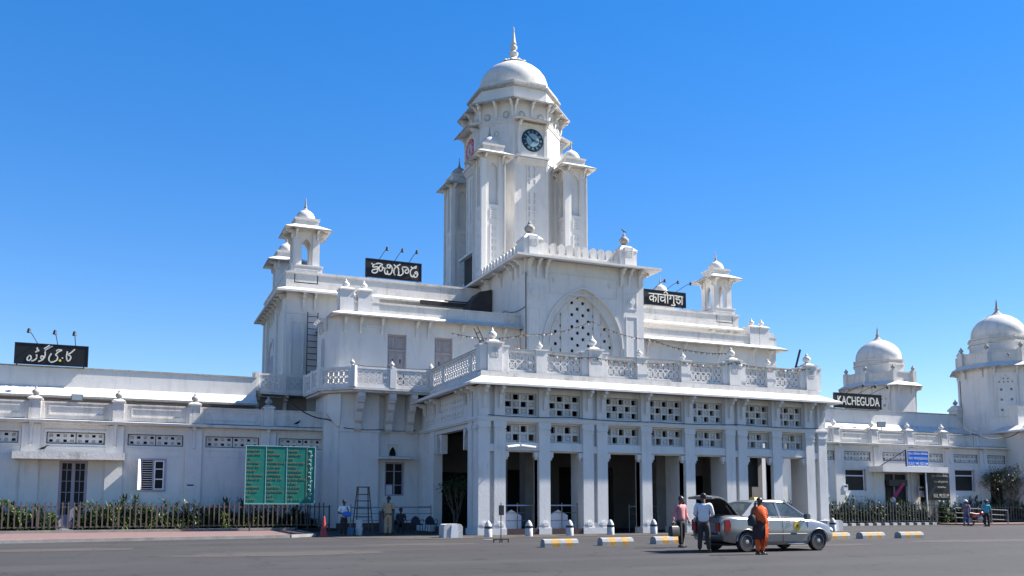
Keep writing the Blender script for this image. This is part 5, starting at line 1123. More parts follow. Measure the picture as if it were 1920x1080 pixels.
cable([(20.78,47.33,15.0),(20.78,47.33,9)],'thin pipe running down the corner of the gable block',.03,0)
cable([(10.6,46.75,8.78),(12.65,46.75,8.78),(14.8,46.75,8.78)],'dark cable lying along the balcony rail',.02,.05)
cable([(57,49,7.3),(61,48.6,6.5),(62.6,47.5,7.9)],'dark cable looping near the right end bay',.03,.4)
cable([(45.5,49.3,6.75),(49,49.3,6.8),(52.4,49.3,6.8),(55.8,49.3,6.8),(59.4,49.3,6.8)],'dark cable strung between the right parapet posts',.02,.15)
# birds
def bird(x,y,z,l,rz=0,s=1):
    t=thing('bird',l,'bird',(x,y,z),rz); m=MB(); m.loft([[(xx,rr*math.cos(a),zz+rr*math.sin(a)*.9) for a in [2*PI*k/8 for k in range(8)]] for xx,zz,rr in ((-.26,.10,.012),(-.16,.13,.03),(-.08,.16,.06),(.02,.19,.075),(.09,.24,.055),(.13,.29,.045),(.17,.30,.03),(.23,.29,.004))]); m.tube([(0,.02,.14),(0,.02,0)],.006,4); m.tube([(0,-.02,.14),(0,-.02,0)],.006,4); local('body',m,'bird',t,60); t.scale=(s,)*3
bird(27.7,47.85,18.28,'black crow perched on the right finial of the merlon parapet',PI,.85)
bird(8.1,49.2,5.62,'dark pigeon on the ledge above the green board',.5)
bird(-4.0,48.6,3.93,'dark pigeon on the canopy above the glazed door',0)
bird(62.6,48.95,12.9,'dark pigeon on the ledge of the nearer domed pavilion',1)

# ---------------------------------------------------------------- taxi
CX,CY=15.72,22.58
car=thing('taxi','silver saloon taxi with open boot lid and yellow roof sign','taxi',(CX+2.1,CY,0))
# sections: x, half width, sill z, belt z, top (centre) z
S=[(0.00,.62,.46,.74,.76),(.03,.72,.40,.88,.93),(.10,.80,.33,.99,1.05),(.25,.835,.29,1.02,1.09),(.55,.85,.25,1.015,1.10),(.95,.86,.22,1.0,1.08),(1.5,.866,.20,.985,1.05),(2.2,.868,.20,.965,1.03),(2.9,.865,.20,.945,1.0),(3.25,.857,.20,.915,.975),(3.6,.842,.22,.855,.915),(3.9,.81,.25,.775,.84),(4.08,.755,.29,.685,.745),(4.18,.67,.34,.60,.65),(4.22,.58,.38,.53,.57)]
def sec(x,w,s,b,t):
    pts=[(-w*.90,s),(-w*.985,s+.10),(-w,s+(b-s)*.45),(-w*1.0,s+(b-s)*.62),(-w*.975,b-.05),(-w*.93,b),(-w*.80,b+(t-b)*.55),(-w*.4,t),(0,t+.005)]
    return [(x,y,z) for y,z in pts]+[(x,-y,z) for y,z in reversed(pts[:-1])]
m=MB(); m.loft([sec(*q) for q in S]); body=local('body',m,'car_silver',car,38); body.location=(-2.1,0,0)
car_children=[body]
WHX=(.84,3.47); WR_=.30
# cut wheel arches and the boot
cut=MB()
for wx in WHX:
    for s in (-1,1):
        n=28; cut.loft([[(wx+.355*math.cos(2*PI*j/n),s*.60,.30+.355*math.sin(2*PI*j/n)) for j in range(n)],[(wx+.355*math.cos(2*PI*j/n),s*1.2,.30+.355*math.sin(2*PI*j/n)) for j in range(n)]])
cut.box(-.2,.74,-.60,.60,.50,1.5)
co=bpy.data.objects.new('cut',cut.mesh('cut')); COL.objects.link(co); co.parent=car; co.location=(-2.1,0,0)
bo=body.modifiers.new('b','BOOLEAN'); bo.object=co; bo.operation='DIFFERENCE'; bo.solver='EXACT'; bpy.context.view_layer.update()
nm=bpy.data.meshes.new_from_object(body.evaluated_get(bpy.context.evaluated_depsgraph_get())); body.modifiers.clear(); body.data=nm; bpy.data.objects.remove(co)
nm.polygons.foreach_set('use_smooth',[True]*len(nm.polygons)); nm.set_sharp_from_angle(angle=R(32))
def cl(name,m,mt,sm=False,parent=None,label=None):
    o=local(name,m,mt,parent or car,sm,label)
    if parent is None: o.location=(-2.1,0,0)
    return o
# cabin
def cab(x,w,z): return (x,w,z)
rb=[(.86,.74,1.00),(1.30,.60,1.44)]; 
m=MB(); 
roofs=[(1.28,.585,1.44),(1.50,.60,1.492),(1.9,.605,1.515),(2.25,.60,1.505),(2.47,.585,1.46)]
m.loft([[(x,-w,z-.05),(x,-w*.95,z-.005),(x,-w*.5,z+.02),(x,0,z+.025),(x,w*.5,z+.02),(x,w*.95,z-.005),(x,w,z-.05)] for x,w,z in roofs],True,True,True); cl('roof',m,'car_silver',50)
def strip(m,a,b,wa,wb,th=.035):   # pillar: flat bar from a to b widened along x
    for_=[(a[0]-wa,a[1],a[2]),(a[0]+wa,a[1],a[2]),(b[0]+wb,b[1],b[2]),(b[0]-wb,b[1],b[2])]; s=-1 if a[1]<0 else 1
    m.loft([for_,[(x,y-s*th,z) for x,y,z in for_]])
for s in (-1,1):
    m=MB(); strip(m,(3.22,s*.775,.95),(2.44,s*.60,1.46),.05,.035); cl('front_pillar',m,'car_silver')
    m=MB(); strip(m,(2.13,s*.785,.94),(2.05,s*.605,1.47),.045,.035); cl('middle_pillar',m,'car_silver')
    m=MB(); q=[(.74,s*.76,1.04),(1.20,s*.785,1.0),(1.50,s*.60,1.45),(1.26,s*.59,1.43)]; m.loft([q,[(x,y-s*.04,z) for x,y,z in q]]); cl('rear_pillar',m,'car_silver')
    m=MB(); q=[(2.44,s*.60,1.45),(1.45,s*.605,1.47),(1.45,s*.59,1.42),(2.44,s*.585,1.41)]; m.loft([q,[(x,y-s*.03,z) for x,y,z in q]]); cl('roof_rail',m,'car_silver')
    m=MB(); q=[(1.20,s*.775,1.0),(2.09,s*.775,.99),(2.02,s*.597,1.44),(1.50,s*.592,1.44)]; m.loft([q,[(x,y-s*.006,z) for x,y,z in q]]); cl('rear_window',m,'glass_car')
    m=MB(); q=[(2.17,s*.775,.985),(3.14,s*.765,.965),(2.43,s*.592,1.43),(2.09,s*.597,1.44)]; m.loft([q,[(x,y-s*.006,z) for x,y,z in q]]); cl('front_window',m,'glass_car')
    m=MB()
    for x in (2.13,): m.box(x-.006,x+.006,s*.868-.002 if s>0 else -.870,s*.868+.002 if s>0 else -.866,.27,.90)
    m.box(1.18,1.19,min(s*.855,s*.862),max(s*.855,s*.862),.55,.90); m.box(3.06,3.07,min(s*.850,s*.859),max(s*.850,s*.859),.27,.90); cl('door_seam',m,'car_dark')
    m=MB(); m.tube([(1.1,s*.862,.52),(2.1,s*.877,.515),(3.02,s*.862,.51)],.02,6); cl('side_moulding',m,'car_trim')
    for x in (1.45,2.3): m=MB(); m.tube([(x,s*.868,.82),(x+.08,s*.885,.825),(x+.17,s*.868,.82)],.014,6); cl('door_handle',m,'car_trim')
    m=MB(); m.loft([[(2.98+dx,s*(.84+dy),1.02+dz) for dx,dz in ((-.05,-.06),(.07,-.06),(.08,.03),(.04,.08),(-.04,.08))] for dx,dy in ((0,0),(0,.16))]); cl('wing_mirror',m,'car_trim')
    m=MB(); m.prism_xz([(.08,.60),(.25,.60),(.30,.80),(.24,.95),(.08,.93)],min(s*.80,s*.846),max(s*.80,s*.846)); m.xf(Matrix.Identity(4)); cl('tail_light',m,'tail_red')
    m=MB(); m.ball((4.04,s*.66,.60),(.12,.13,.10),12,8); cl('headlight',m,'tail_clear',60)
    for wx in WHX:   # arch lip
        m=MB(); m.tube([(wx+.365*math.cos(a),s*.862,.30+.365*math.sin(a)) for a in [PI*(.02+.96*k/14) for k in range(15)]],.018,6); cl('arch_lip',m,'car_silver',60)
m=MB(); q=[(3.26,-.74,.96),(3.26,.74,.96),(2.47,.56,1.46),(2.47,-.56,1.46)]; m.loft([q,[(x-.01,y,z-.01) for x,y,z in q]]); cl('windscreen',m,'glass_car')
for s in (-1,1): m=MB(); m.tube([(1.1,s*.80,1.035),(1.6,s*.80,1.02),(2.4,s*.80,1.0),(3.2,s*.79,.965)],.015,6); cl('belt_trim',m,'car_trim')
m=MB(); q=[(.78,-.70,1.07),(.78,.70,1.07),(1.27,.56,1.44),(1.27,-.56,1.44)]; m.loft([q,[(x+.01,y,z-.01) for x,y,z in q]]); cl('rear_screen',m,'glass_car')
# interior
for y in (-.36,.36): 
    m=MB(); m.rects([(2.0,2.5,y-.24,y+.24,.7),(2.0,2.5,y-.24,y+.24,.85)]); m.loft([[(1.95,y-.22,.8),(2.1,y-.22,.8),(2.1,y+.22,.8),(1.95,y+.22,.8)],[(1.80,y-.2,1.25),(1.9,y-.2,1.25),(1.9,y+.2,1.25),(1.8,y+.2,1.25)]]); m.box(1.78,1.88,y-.12,y+.12,1.26,1.40); cl('seat',m,'seat_grey')
m=MB(); m.box(1.0,1.2,-.6,.6,.8,1.2); cl('rear_seat',m,'seat_grey')
m=MB(); n=20; 
m.tube([(2.72+.05*math.sin(2*PI*j/n),-.36+.18*math.cos(2*PI*j/n),1.03+.17*math.sin(2*PI*j/n)) for j in range(n+1)],.016,6); m.box(2.8,3.1,-.7,.7,.86,.99); cl('dashboard',m,'car_trim')
# wheels
for wx in WHX:
    for s in (-1,1):
        o=s*.76; n=36
        m=MB(); prof=[(.20,-.09),(.27,-.10),(.295,-.075),(.302,-.03),(.302,.03),(.295,.075),(.27,.10),(.20,.09)]
        m.loft([[(wx+r_*math.cos(2*PI*j/n),o+w_,.30+r_*math.sin(2*PI*j/n)) for j in range(n)] for r_,w_ in prof]); w=cl('wheel',m,'rubber',40)
        m=MB(); m.loft([[(wx+r_*math.cos(2*PI*j/n),o+s*w_,.30+r_*math.sin(2*PI*j/n)) for j in range(n)] for r_,w_ in ((.20,.0),(.205,.088),(.19,.092),(.18,.05),(.10,.075),(.06,.09),(.02,.095))]); m2=local('rim',m,'wheel_silver',w,40)
        m=MB()
        for k in range(9):
            a=2*PI*k/9; m.ball((wx+.135*math.cos(a),o+s*.064,.30+.135*math.sin(a)),(.022,.012,.022),8,4)
        local('rim_hole',m,'car_dark',w,40)
# boot liner, lid, bumper details
m=MB(); m.box(.70,.735,-.58,.58,.52,.98); m.box(.08,.70,-.58,.58,.505,.52); cl('boot_liner',m,'car_dark')
m=MB(); m.box(.15,.5,-.35,.2,.53,.85); m.box(.5,.68,-.1,.5,.53,.98); cl('boot_bulkhead',m,'seat_grey')
lid=[(0.78,1.02),(.62,1.18),(.40,1.42),(.22,1.56),(.05,1.62),(-.12,1.63),(-.2,1.60)]
m=MB(); m.loft([[(x,y,z+(.03 if abs(y)<.4 else 0)) for y in (-.62,-.5,-.2,.2,.5,.62)]+[(x+.04,y,z-.06) for y in (.62,.2,-.2,-.62)] for x,z in lid]); cl('boot_lid',m,'car_silver',50)
m=MB(); m.loft([[(x+.045,y,z-.065) for y in (-.58,.58)]+[(x+.06,y,z-.085) for y in (.58,-.58)] for x,z in lid[1:-1]]); cl('boot_lid_lining',m,'car_dark')
m=MB(); m.tube([(.74,-.5,1.0),(.60,-.5,1.08),(.38,-.5,1.36)],.02,6); m.tube([(.74,.5,1.0),(.60,.5,1.08),(.38,.5,1.36)],.02,6); cl('boot_hinge',m,'car_trim')
m=MB(); m.box(-.03,.03,-.26,.26,.47,.58); cl('number_plate',m,'paint_grey')
m=MB(); m.box(-.02,.05,.50,.68,.60,.86); m.box(-.02,.05,-.68,-.50,.60,.86); cl('rear_lamp',m,'tail_red')
m=MB(); m.box(-.04,.04,-.70,.70,.44,.47); cl('bumper_strip',m,'car_trim')
m=MB(); m.prism_xz([(.40,.985),(.62,.985),(.62,1.01),(.40,1.01)],-.80,-.77); cl('yellow_strip',m,'taxi_yellow')
m=MB(); m.rects([(1.70,1.94,-.14,.14,1.53),(1.72,1.92,-.10,.10,1.60)]); cl('roof_sign',m,'taxi_yellow')
# round yellow door emblem
m=MB(); n=20; m.use('taxi_yellow'); m.loft([[(2.66+.115*math.cos(2*PI*j/n),-.872,.735+.14*math.sin(2*PI*j/n)) for j in range(n)],[(2.66+.115*math.cos(2*PI*j/n),-.86,.735+.14*math.sin(2*PI*j/n)) for j in range(n)]])
m.use('maroon'); m.box(2.61,2.70,-.876,-.872,.70,.715); m.ball((2.66,-.873,.755),(.045,.004,.03),8,4); m.box(2.68,2.72,-.876,-.872,.735,.75); cl('door_emblem',m,None)
m=MB(); m.box(2.35,3.0,-.845,-.80,.215,.235); cl('sill_sticker',m,'paper')
m=MB(); m.box(.3,3.9,-.55,.55,.18,.24); cl('underbody',m,'car_dark')

# ---------------------------------------------------------------- people
def skin_mesh(verts,edges,levels=2,root=0):
    me=bpy.data.meshes.new('sk'); me.from_pydata([v[:3] for v in verts],edges,[]); o=bpy.data.objects.new('sk',me); COL.objects.link(o)
    o.modifiers.new('s','SKIN'); sk=me.skin_vertices
    if not sk: 
        bm=bmesh.new(); bm.from_mesh(me); bm.verts.layers.skin.verify(); bm.to_mesh(me); bm.free(); sk=me.skin_vertices
    for i,v in enumerate(verts):
        r_=v[3]; r_=r_ if isinstance(r_,tuple) else (r_,r_); sk[0].data[i].radius=r_; sk[0].data[i].use_root=(i==root)
    sb=o.modifiers.new('u','SUBSURF'); sb.levels=levels; sb.render_levels=levels
    bpy.context.view_layer.update(); out=bpy.data.meshes.new_from_object(o.evaluated_get(bpy.context.evaluated_depsgraph_get())); bpy.data.objects.remove(o)
    return out
def chain_mesh(chains,levels=2):
    """chains: dict name-> list of points; joined via shared first index names"""
    verts=[];edges=[];idx={}
    for ch in chains:
        prev=None
        for p in ch:
            key=p[4] if len(p)>4 else None
            if key and key in idx: i=idx[key]
            else:
                verts.append(p[:4]); i=len(verts)-1
                if key: idx[key]=i
            if prev is not None and prev!=i: edges.append((prev,i))
            prev=i
    return skin_mesh(verts,edges,levels)
def person(label,x,y,z,rz,h,pose,top,bottom,skin='skin',hair='short',top_long=False,skirt=None,props=None,cat='person'):
    """pose: dict with hand/foot/elbow/knee targets in body units (1 = body height), +x = person's left... facing -Y"""
    t=thing('person',label,cat,(x,y,z),rz); k=h
    P=dict(pel=(0,0,.52),chest=(0,.0,.70),neck=(0,.01,.835),head=(0,-.01,.915),
      sR=(-.105,0,.80),sL=(.105,0,.80),eR=(-.15,.01,.63),eL=(.15,.01,.63),hR=(-.15,-.04,.49),hL=(.15,-.04,.49),
      kR=(-.06,-.01,.28),kL=(.06,-.01,.28),aR=(-.06,.01,.045),aL=(.06,.01,.045)); P.update(pose)
    V=lambda n_:Vector(P[n_])*k
    pr=lambda v,r_,key=None: (v.x,v.y,v.z,(r_[0]*k,r_[1]*k) if isinstance(r_,tuple) else r_*k)+((key,) if key else ())
    hipR=V('pel')+Vector((-.048,0,-.03))*k; hipL=V('pel')+Vector((.048,0,-.03))*k
    hd=V('head'); nk=V('neck')
    ch=[[pr(V('pel'),(.075,.055),'pel'),pr(V('pel').lerp(V('chest'),.5),(.070,.052),'w'),pr(V('chest'),(.085,.058),'c'),pr(nk,.03,'n'),pr(nk.lerp(hd,.45),.034),pr(hd,(.046,.054)),pr(hd+Vector((0,0,.045))*k,.036)]]
    for s,hp in (('R',hipR),('L',hipL)):
        a=V('a'+s); kn=V('k'+s); toe=a+Vector((0,-.085,-.03))*k
        ch.append([pr(V('pel'),.07,'pel'),pr(hp,.05),pr(hp.lerp(kn,.5),.044),pr(kn,.032),pr(kn.lerp(a,.35),.031),pr(a,.018),pr(a+Vector((0,-.02,-.025))*k,.020),pr(toe,.015)])
        sh=V('s'+s); e=V('e'+s); hh=V('h'+s)
        ch.append([pr(V('chest'),.085,'c'),pr(sh,.034),pr(sh.lerp(e,.5),.027),pr(e,.022),pr(e.lerp(hh,.4),.021),pr(hh,.0145)])
    me=chain_mesh(ch); bm=MB()
    # hands: palm + five fingers; nose, ears, eyes, mouth
    for s,sg in (('R',-1),('L',1)):
        e=V('e'+s); hh=V('h'+s); d=(hh-e).normalized(); side=d.cross(Vector((0,1,0))); side=side.normalized() if side.length>.1 else Vector((1,0,0)); nrm=d.cross(side).normalized()
        pal=hh+d*.045*k
        bm.tube([hh-d*.01*k,hh+d*.02*k,pal,hh+d*.058*k],[.014*k,.021*k,.022*k,.016*k],8)
        for f in range(4):
            off=side*(f-1.5)*.0105*k; L_=(.040,.046,.043,.034)[f]*k; b0_=hh+d*.052*k+off; b1=b0_+d*L_*.5; b2=b1+(d*.7+nrm*.5*sg)*L_*.5; bm.tube([b0_,b1,b2],[.0062*k,.0055*k,.0042*k],6)
        b0_=hh+d*.02*k-side*.018*k*(1); bm.tube([b0_,b0_-side*.016*k+d*.02*k,b0_-side*.014*k+d*.04*k],[.0075*k,.0065*k,.005*k],6)
    fc=Vector(pose.get('face',(0,-1,0))).normalized(); sd=fc.cross(Vector((0,0,1))).normalized()
    hc=hd+Vector((0,0,.012))*k
    bm.loft([[hc+fc*a_*k+sd*b_*k+Vector((0,0,c_))*k for b_,c_ in ((-.008,-.012),(.008,-.012),(0,.02))] for a_ in (.040,)]+[[hc+fc*.066*k+Vector((0,0,-.010))*k]*3])
    for s in (-1,1):
        c=hc+sd*s*.047*k; bm.ball(tuple(c),(.010*k,.014*k,.018*k),8,5); 
        c=hc+fc*.048*k+sd*s*.018*k+Vector((0,0,.012))*k; bm.ball(tuple(c),.007*k,6,4)
    c=hc+fc*.049*k+Vector((0,0,-.030))*k; bm.ball(tuple(c),(.016*k,.008*k,.005*k),8,4)
    m2=bm.mesh('x'); B=bmesh.new(); B.from_mesh(me); B.from_mesh(m2); B.to_mesh(me); B.free(); me.materials.clear(); me.materials.append(M[skin]); me.polygons.foreach_set('use_smooth',[True]*len(me.polygons)); me.name='body'
    body=bpy.data.objects.new('body',me); COL.objects.link(body); body.parent=t
    def cloth(name,chs,mt,parent=body):
        q=chain_mesh(chs); q.materials.clear(); q.materials.append(M[mt]); q.polygons.foreach_set('use_smooth',[True]*len(q.polygons)); q.name=name
        o=bpy.data.objects.new(name,q); COL.objects.link(o); o.parent=t; return o
    # shirt
    el=.95 if top_long else .62
    pel=V('pel'); lo=pel+Vector((0,0,-.035 if skirt is None else -.02))*k
    chs=[[pr(lo,(.100,.078),'lo'),pr(pel.lerp(V('chest'),.4),(.098,.074),'w'),pr(V('chest'),(.104,.074),'c'),pr(V('chest').lerp(nk,.72),(.07,.05)),pr(nk+Vector((0,0,-.012))*k,.040)]]
    for s in 'RL':
        sh=V('s'+s); e=V('e'+s); hh=V('h'+s)
        c_=[pr(V('chest'),.10,'c'),pr(sh,.046),pr(sh.lerp(e,.5),.039)]
        if top_long: c_+= [pr(e,.034),pr(e.lerp(hh,.5),.029),pr(e.lerp(hh,.9),.024)]
        else: c_+= [pr(sh.lerp(e,.85),.036)]
        chs.append(c_)
    if top: cloth('shirt',chs,top)
    chs=[[pr(pel+Vector((0,0,.03))*k,(.088,.070),'pel'),pr(pel+Vector((0,0,-.03))*k,(.092,.076),'p2')]]
    for s,hp in (('R',hipR),('L',hipL)):
        a=V('a'+s); kn=V('k'+s); chs.append([pr(pel,.09,'p2'),pr(hp+Vector((0,0,-.03))*k,.062),pr(hp.lerp(kn,.55),.055),pr(kn,.045),pr(kn.lerp(a,.5),.042),pr(kn.lerp(a,.97),.038)])
    if bottom: cloth('trousers',chs,bottom)
    for s in 'RL':
        a=V('a'+s); m=MB(); m.loft([[a+Vector((xx*.030,yy,zz))*k for xx,zz in ((-1,-.044),(1,-.044),(1.0,-.02),(.6,z2),(-.6,z2),(-1.0,-.02))] for yy,z2 in ((.035,.0),(.0,.008),(-.05,-.012),(-.09,-.024),(-.115,-.034))]); m.build('shoe','shoe',None,50).parent=t
    if hair:
        m=MB(); c=hd+Vector((0,0,.022))*k-fc*.010*k; n=14; rings=[]
        for i in range(8):
            th=PI*.02+i/7*(PI*.60); rings.append([c+(sd*math.cos(2*PI*j/n)*.053+fc*math.sin(2*PI*j/n)*(.056))*k*math.sin(th)+Vector((0,0,math.cos(th)*.052-(.0 if math.sin(2*PI*j/n)>.2 else .022*max(0,i-4)/3)+(.034*max(0,i-4)/3 if math.sin(2*PI*j/n)>.2 else 0)))*k for j in range(n)])
        m.loft(rings); o=m.mesh('hair','hair',60); ho=bpy.data.objects.new('hair',o); COL.objects.link(ho); ho.parent=t
    return t,P,k
def wl(t,name,mb,mt,sm=False): return local(name,mb,mt,t,sm)
# man in pink shirt, walking towards the camera, bag in right hand
t,P,k=person('man in a pink shirt and black trousers carrying a bag, left of the open boot','16.4' and 16.45,25.0,0,R(12),1.70,dict(hR=(-.20,.0,.50),eR=(-.17,.03,.64),hL=(.17,-.03,.52),eL=(.16,.03,.65),kR=(-.055,-.03,.285),aR=(-.06,-.04,.05),kL=(.06,.0,.28),aL=(.055,.05,.05),head=(0,-.03,.905),face=(.25,-1,-.2)),'shirt_pink','trouser_dark',top_long=True)
m=MB(); m.rects([(-.32*1.1,-.02*1.1-.1,-.22,.02,.42),(-.62,-.10,-.24,.04,.44),(-.60,-.12,-.22,.02,.74),(-.56,-.16,-.18,-.02,.78)]); 
bg=thing('bag','black bag hanging from the right hand of the man in pink','bag',(16.45,25.0,0),R(12)); m=MB(); m.rects([(-.46,-.20,-.12,.06,.36),(-.50,-.16,-.13,.08,.40),(-.49,-.17,-.10,.06,.66),(-.46,-.20,-.06,.02,.70)]); wl(bg,'bag_body',m,'bag_black',40); m=MB(); m.tube([(-.45,-.02,.69),(-.38,-.02,.80),(-.30,-.02,.80),(-.22,-.02,.69)],.012,6); wl(bg,'bag_handle',m,'bag_black')
# man in white shirt, back to camera, leaning into the boot
person('man in an untucked white shirt seen from behind at the open boot',15.22,21.95,0,R(140),1.74,dict(hR=(-.10,-.17,.60),eR=(-.145,-.03,.63),hL=(.10,-.17,.60),eL=(.145,-.03,.63),head=(0,-.045,.905),chest=(0,-.01,.70),kR=(-.062,0,.28),aR=(-.075,.0,.048),kL=(.062,0,.28),aL=(.075,.01,.048),face=(0,-1,-.3)),'shirt_white','trouser_brown',top_long=True)
# woman in orange
wt,P,k=person('woman in orange and brown dress with a phone in front of the taxi',16.12,20.6,0,R(-8),1.60,dict(hR=(-.115,-.07,.85),eR=(-.165,-.04,.66),hL=(.15,-.03,.47),eL=(.16,.02,.62),head=(.0,-.02,.915),face=(-.75,-.65,-.1),kR=(-.05,-.01,.28),kL=(.05,0,.28),aR=(-.05,-.02,.045),aL=(.06,.01,.045)),'saffron','saffron',skin='skin_dark',skirt=1)
m=MB(); n=20
def cyl(z,rx,ry,cx=0,cy=0,ph=0,wob=.0): return [(cx+(rx+wob*math.sin(5*a+ph))*math.cos(a),cy+(ry+wob*math.sin(5*a+ph))*math.sin(a),z) for a in [2*PI*j/n for j in range(n)]]
m.loft([cyl(1.12,.155,.115),cyl(.95,.155,.125),cyl(.80,.185,.145,wob=.006),cyl(.60,.20,.15,wob=.012),cyl(.42,.205,.155,wob=.016)],False,False); wl(wt,'tunic',m,'dress_brown',50)
m=MB(); rr=[]
for i in range(9):
    s=i/8; z=1.30-.18*s; rr.append([((.185+.03*math.sin(a*3))*math.cos(a)*(1+.1*s),(.125+.02*s)*math.sin(a),z+.05*math.cos(a-.4)-.02*math.sin(4*a)) for a in [2*PI*j/24 for j in range(24)]])
m.loft([cyl(1.36,.09,.075),cyl(1.31,.165,.10,wob=.006),cyl(1.22,.20,.13,wob=.008),cyl(1.08,.215,.15,.02,-.01,1,.014),cyl(.97,.21,.15,.05,-.01,2,.016),cyl(.88,.17,.13,.09,-.01,3,.016)],False,False); wl(wt,'scarf',m,'saffron',50)
m=MB(); q=[]
for i in range(9): s=i/8; q.append([(.15+.03*math.sin(s*5)+dx,.02+dy+.03*math.sin(s*7),1.12-.90*s) for dx,dy in ((-.07,-.17),(.04,-.15),(.09,-.05),(.06,.06),(-.02,.04),(-.05,-.04))])
m.loft(q); wl(wt,'scarf_end',m,'saffron',50)
m=MB(); m.ball((.13,-.01,1.03),(.12,.11,.10),14,8); m.xf(Matrix.Identity(4)); wl(wt,'sleeve_drape',m,'saffron',50)
m=MB(); m.ball((.02,.05,1.52),(.05,.055,.05),12,8); wl(wt,'hair_bun',m,'hair',60)
ph=thing('phone','pale mobile phone held to the ear of the woman in orange','phone',(15.97,20.5,1.38)); m=MB(); m.box(-.02,.02,-.008,.008,-.06,.06); wl(ph,'phone_case',m,'paper')
hb=thing('handbag','black handbag on the right arm of the woman in orange','handbag',(16.12,20.6,0),R(-8)); m=MB(); m.loft([cyl(z_,rx,ry,-.24,-.06) for z_,rx,ry in ((.78,.05,.05),(.80,.13,.08),(.95,.15,.09),(1.05,.12,.08),(1.10,.06,.05))]); wl(hb,'bag_body',m,'bag_black',50); m=MB(); m.tube([(-.30,-.06,1.08),(-.24,-.05,1.2),(-.17,-.06,1.08)],.014,6); wl(hb,'strap',m,'bag_black')
# policeman in khaki
pt,P,k=person('policeman in khaki uniform seen from behind, standing in the shade',10.65,39.7,0,R(150),1.80,dict(hR=(-.08,-.15,.64),eR=(-.145,-.03,.63),hL=(.13,-.04,.49),eL=(.15,.0,.63),head=(.0,-.05,.91),kR=(-.05,-.03,.28),aR=(-.05,.01,.048),kL=(.055,.0,.28),aL=(.05,.03,.048),face=(.2,-1,-.3)),'khaki','khaki',skin='skin_dark')
m=MB(); m.loft([cyl(.96,.165,.125),cyl(1.0,.166,.126)],False,False); wl(pt,'belt',m,'bag_black',50)
# man with blue bundle
bt,P,k=person('man in a white shirt holding a blue bundle beside the red cone',8.7,39.9,0,R(5),1.64,dict(hR=(-.03,-.14,.60),eR=(-.16,.0,.63),hL=(.05,-.15,.58),eL=(.16,.0,.62),head=(0,-.01,.915)),'shirt_white','trouser_dark',skin='skin_dark')
bd=thing('blue_bundle','blue cloth bundle in the arms of the man beside the cone','bundle',(8.7,39.9,0),R(5)); m=MB(); m.ball((.04,-.27,.97),(.24,.12,.12),16,10); wl(bd,'cloth','' or m,'blue_cloth',60); m=MB(); m.tube([(.09,-.13,1.30),(.15,-.16,1.1),(.18,-.12,.95)],.02,6); wl(bd,'strap',m,'bag_black')
# seated man behind the policeman
person('person in dark clothes sitting on the first chair beside the policeman',12.1,42.75,0,R(-15),1.66,dict(pel=(0,0,.30),chest=(0,-.02,.47),neck=(0,-.01,.60),head=(0,-.03,.68),sR=(-.105,-.02,.57),sL=(.105,-.02,.57),eR=(-.14,-.05,.42),eL=(.14,-.05,.42),hR=(-.07,-.18,.36),hL=(.07,-.18,.36),kR=(-.07,-.25,.29),kL=(.07,-.25,.29),aR=(-.07,-.24,.05),aL=(.07,-.24,.05)),'trouser_brown','trouser_dark',skin='skin_dark')
# two riders on the right
person('man in a checked shirt, jeans and pale helmet walking near the ramp',50.9,43.6,0,R(120),1.72,dict(hR=(-.15,.12,.52),eR=(-.15,.06,.64),hL=(.14,-.15,.58),eL=(.15,-.05,.64),kR=(-.05,-.10,.29),aR=(-.05,-.02,.05),kL=(.05,.05,.28),aL=(.05,.17,.06)),'check_shirt','denim',top_long=True)
tt,P,k=person('man in a teal shirt and dark trousers in front of the motorcycle',51.2,42.3,0,R(150),1.72,dict(hR=(-.12,-.16,.62),eR=(-.16,-.03,.64),hL=(.16,-.10,.56),eL=(.16,.0,.64)),'teal','trouser_dark',top_long=True,skin='skin_dark')
for x,y,h_,mt,l in ((50.9,43.6,1.72,'paper','pale helmet on the head of the man in the checked shirt'),(51.2,42.3,1.72,'black_metal','black helmet on the head of the man in teal')):
    ht=thing('helmet',l,'helmet',(x,y,0)); m=MB(); m.loft([[(.13*math.sin(th)*math.cos(2*PI*j/16),.145*math.sin(th)*math.sin(2*PI*j/16),h_*.94+.13*math.cos(th)) for j in range(16)] for th in [.05+i*.24 for i in range(8)]]); wl(ht,'shell',m,mt,60)
# ---------------------------------------------------------------- motorcycle
bx,by=52.4,43.9
mc=thing('motorcycle','red motorcycle parked by the ramp at the right','motorcycle',(bx,by,0),R(-6))
for x in (-.66,.66):
    m=MB(); n=28; m.tube([(x+.27*math.cos(2*PI*j/n),0,.31+.27*math.sin(2*PI*j/n)) for j in range(n+1)],.045,8); w=wl(mc,'wheel',m,'rubber',60)
    m=MB(); 
    for q in range(6): a=q*PI/3; m.tube([(x,0,.31),(x+.25*math.cos(a),0,.31+.25*math.sin(a))],.014,5)
    m.ball((x,0,.31),(.06,.05,.06),10,6); local('spokes',m,'steel',w)
m=MB(); m.loft([[(x,w*math.cos(a),z+h_*math.sin(a)) for a in [2*PI*j/12 for j in range(12)]] for x,w,z,h_ in ((-.05,.05,.78,.05),(.02,.12,.80,.11),(.2,.15,.83,.13),(.36,.12,.85,.10),(.42,.05,.86,.05))]); wl(mc,'fuel_tank',m,'bike_red',60)
m=MB(); m.loft([[(x,w*math.cos(a),z+h_*math.sin(a)) for a in [2*PI*j/10 for j in range(10)]] for x,w,z,h_ in ((-.78,.06,.88,.03),(-.6,.11,.85,.05),(-.3,.13,.80,.05),(0,.10,.80,.04))]); wl(mc,'saddle',m,'bag_black',60)
m=MB(); m.rects([(-.2,.2,-.12,.12,.30),(-.22,.24,-.14,.14,.45),(-.1,.18,-.09,.09,.68)]); wl(mc,'engine',m,'dull_steel',40)
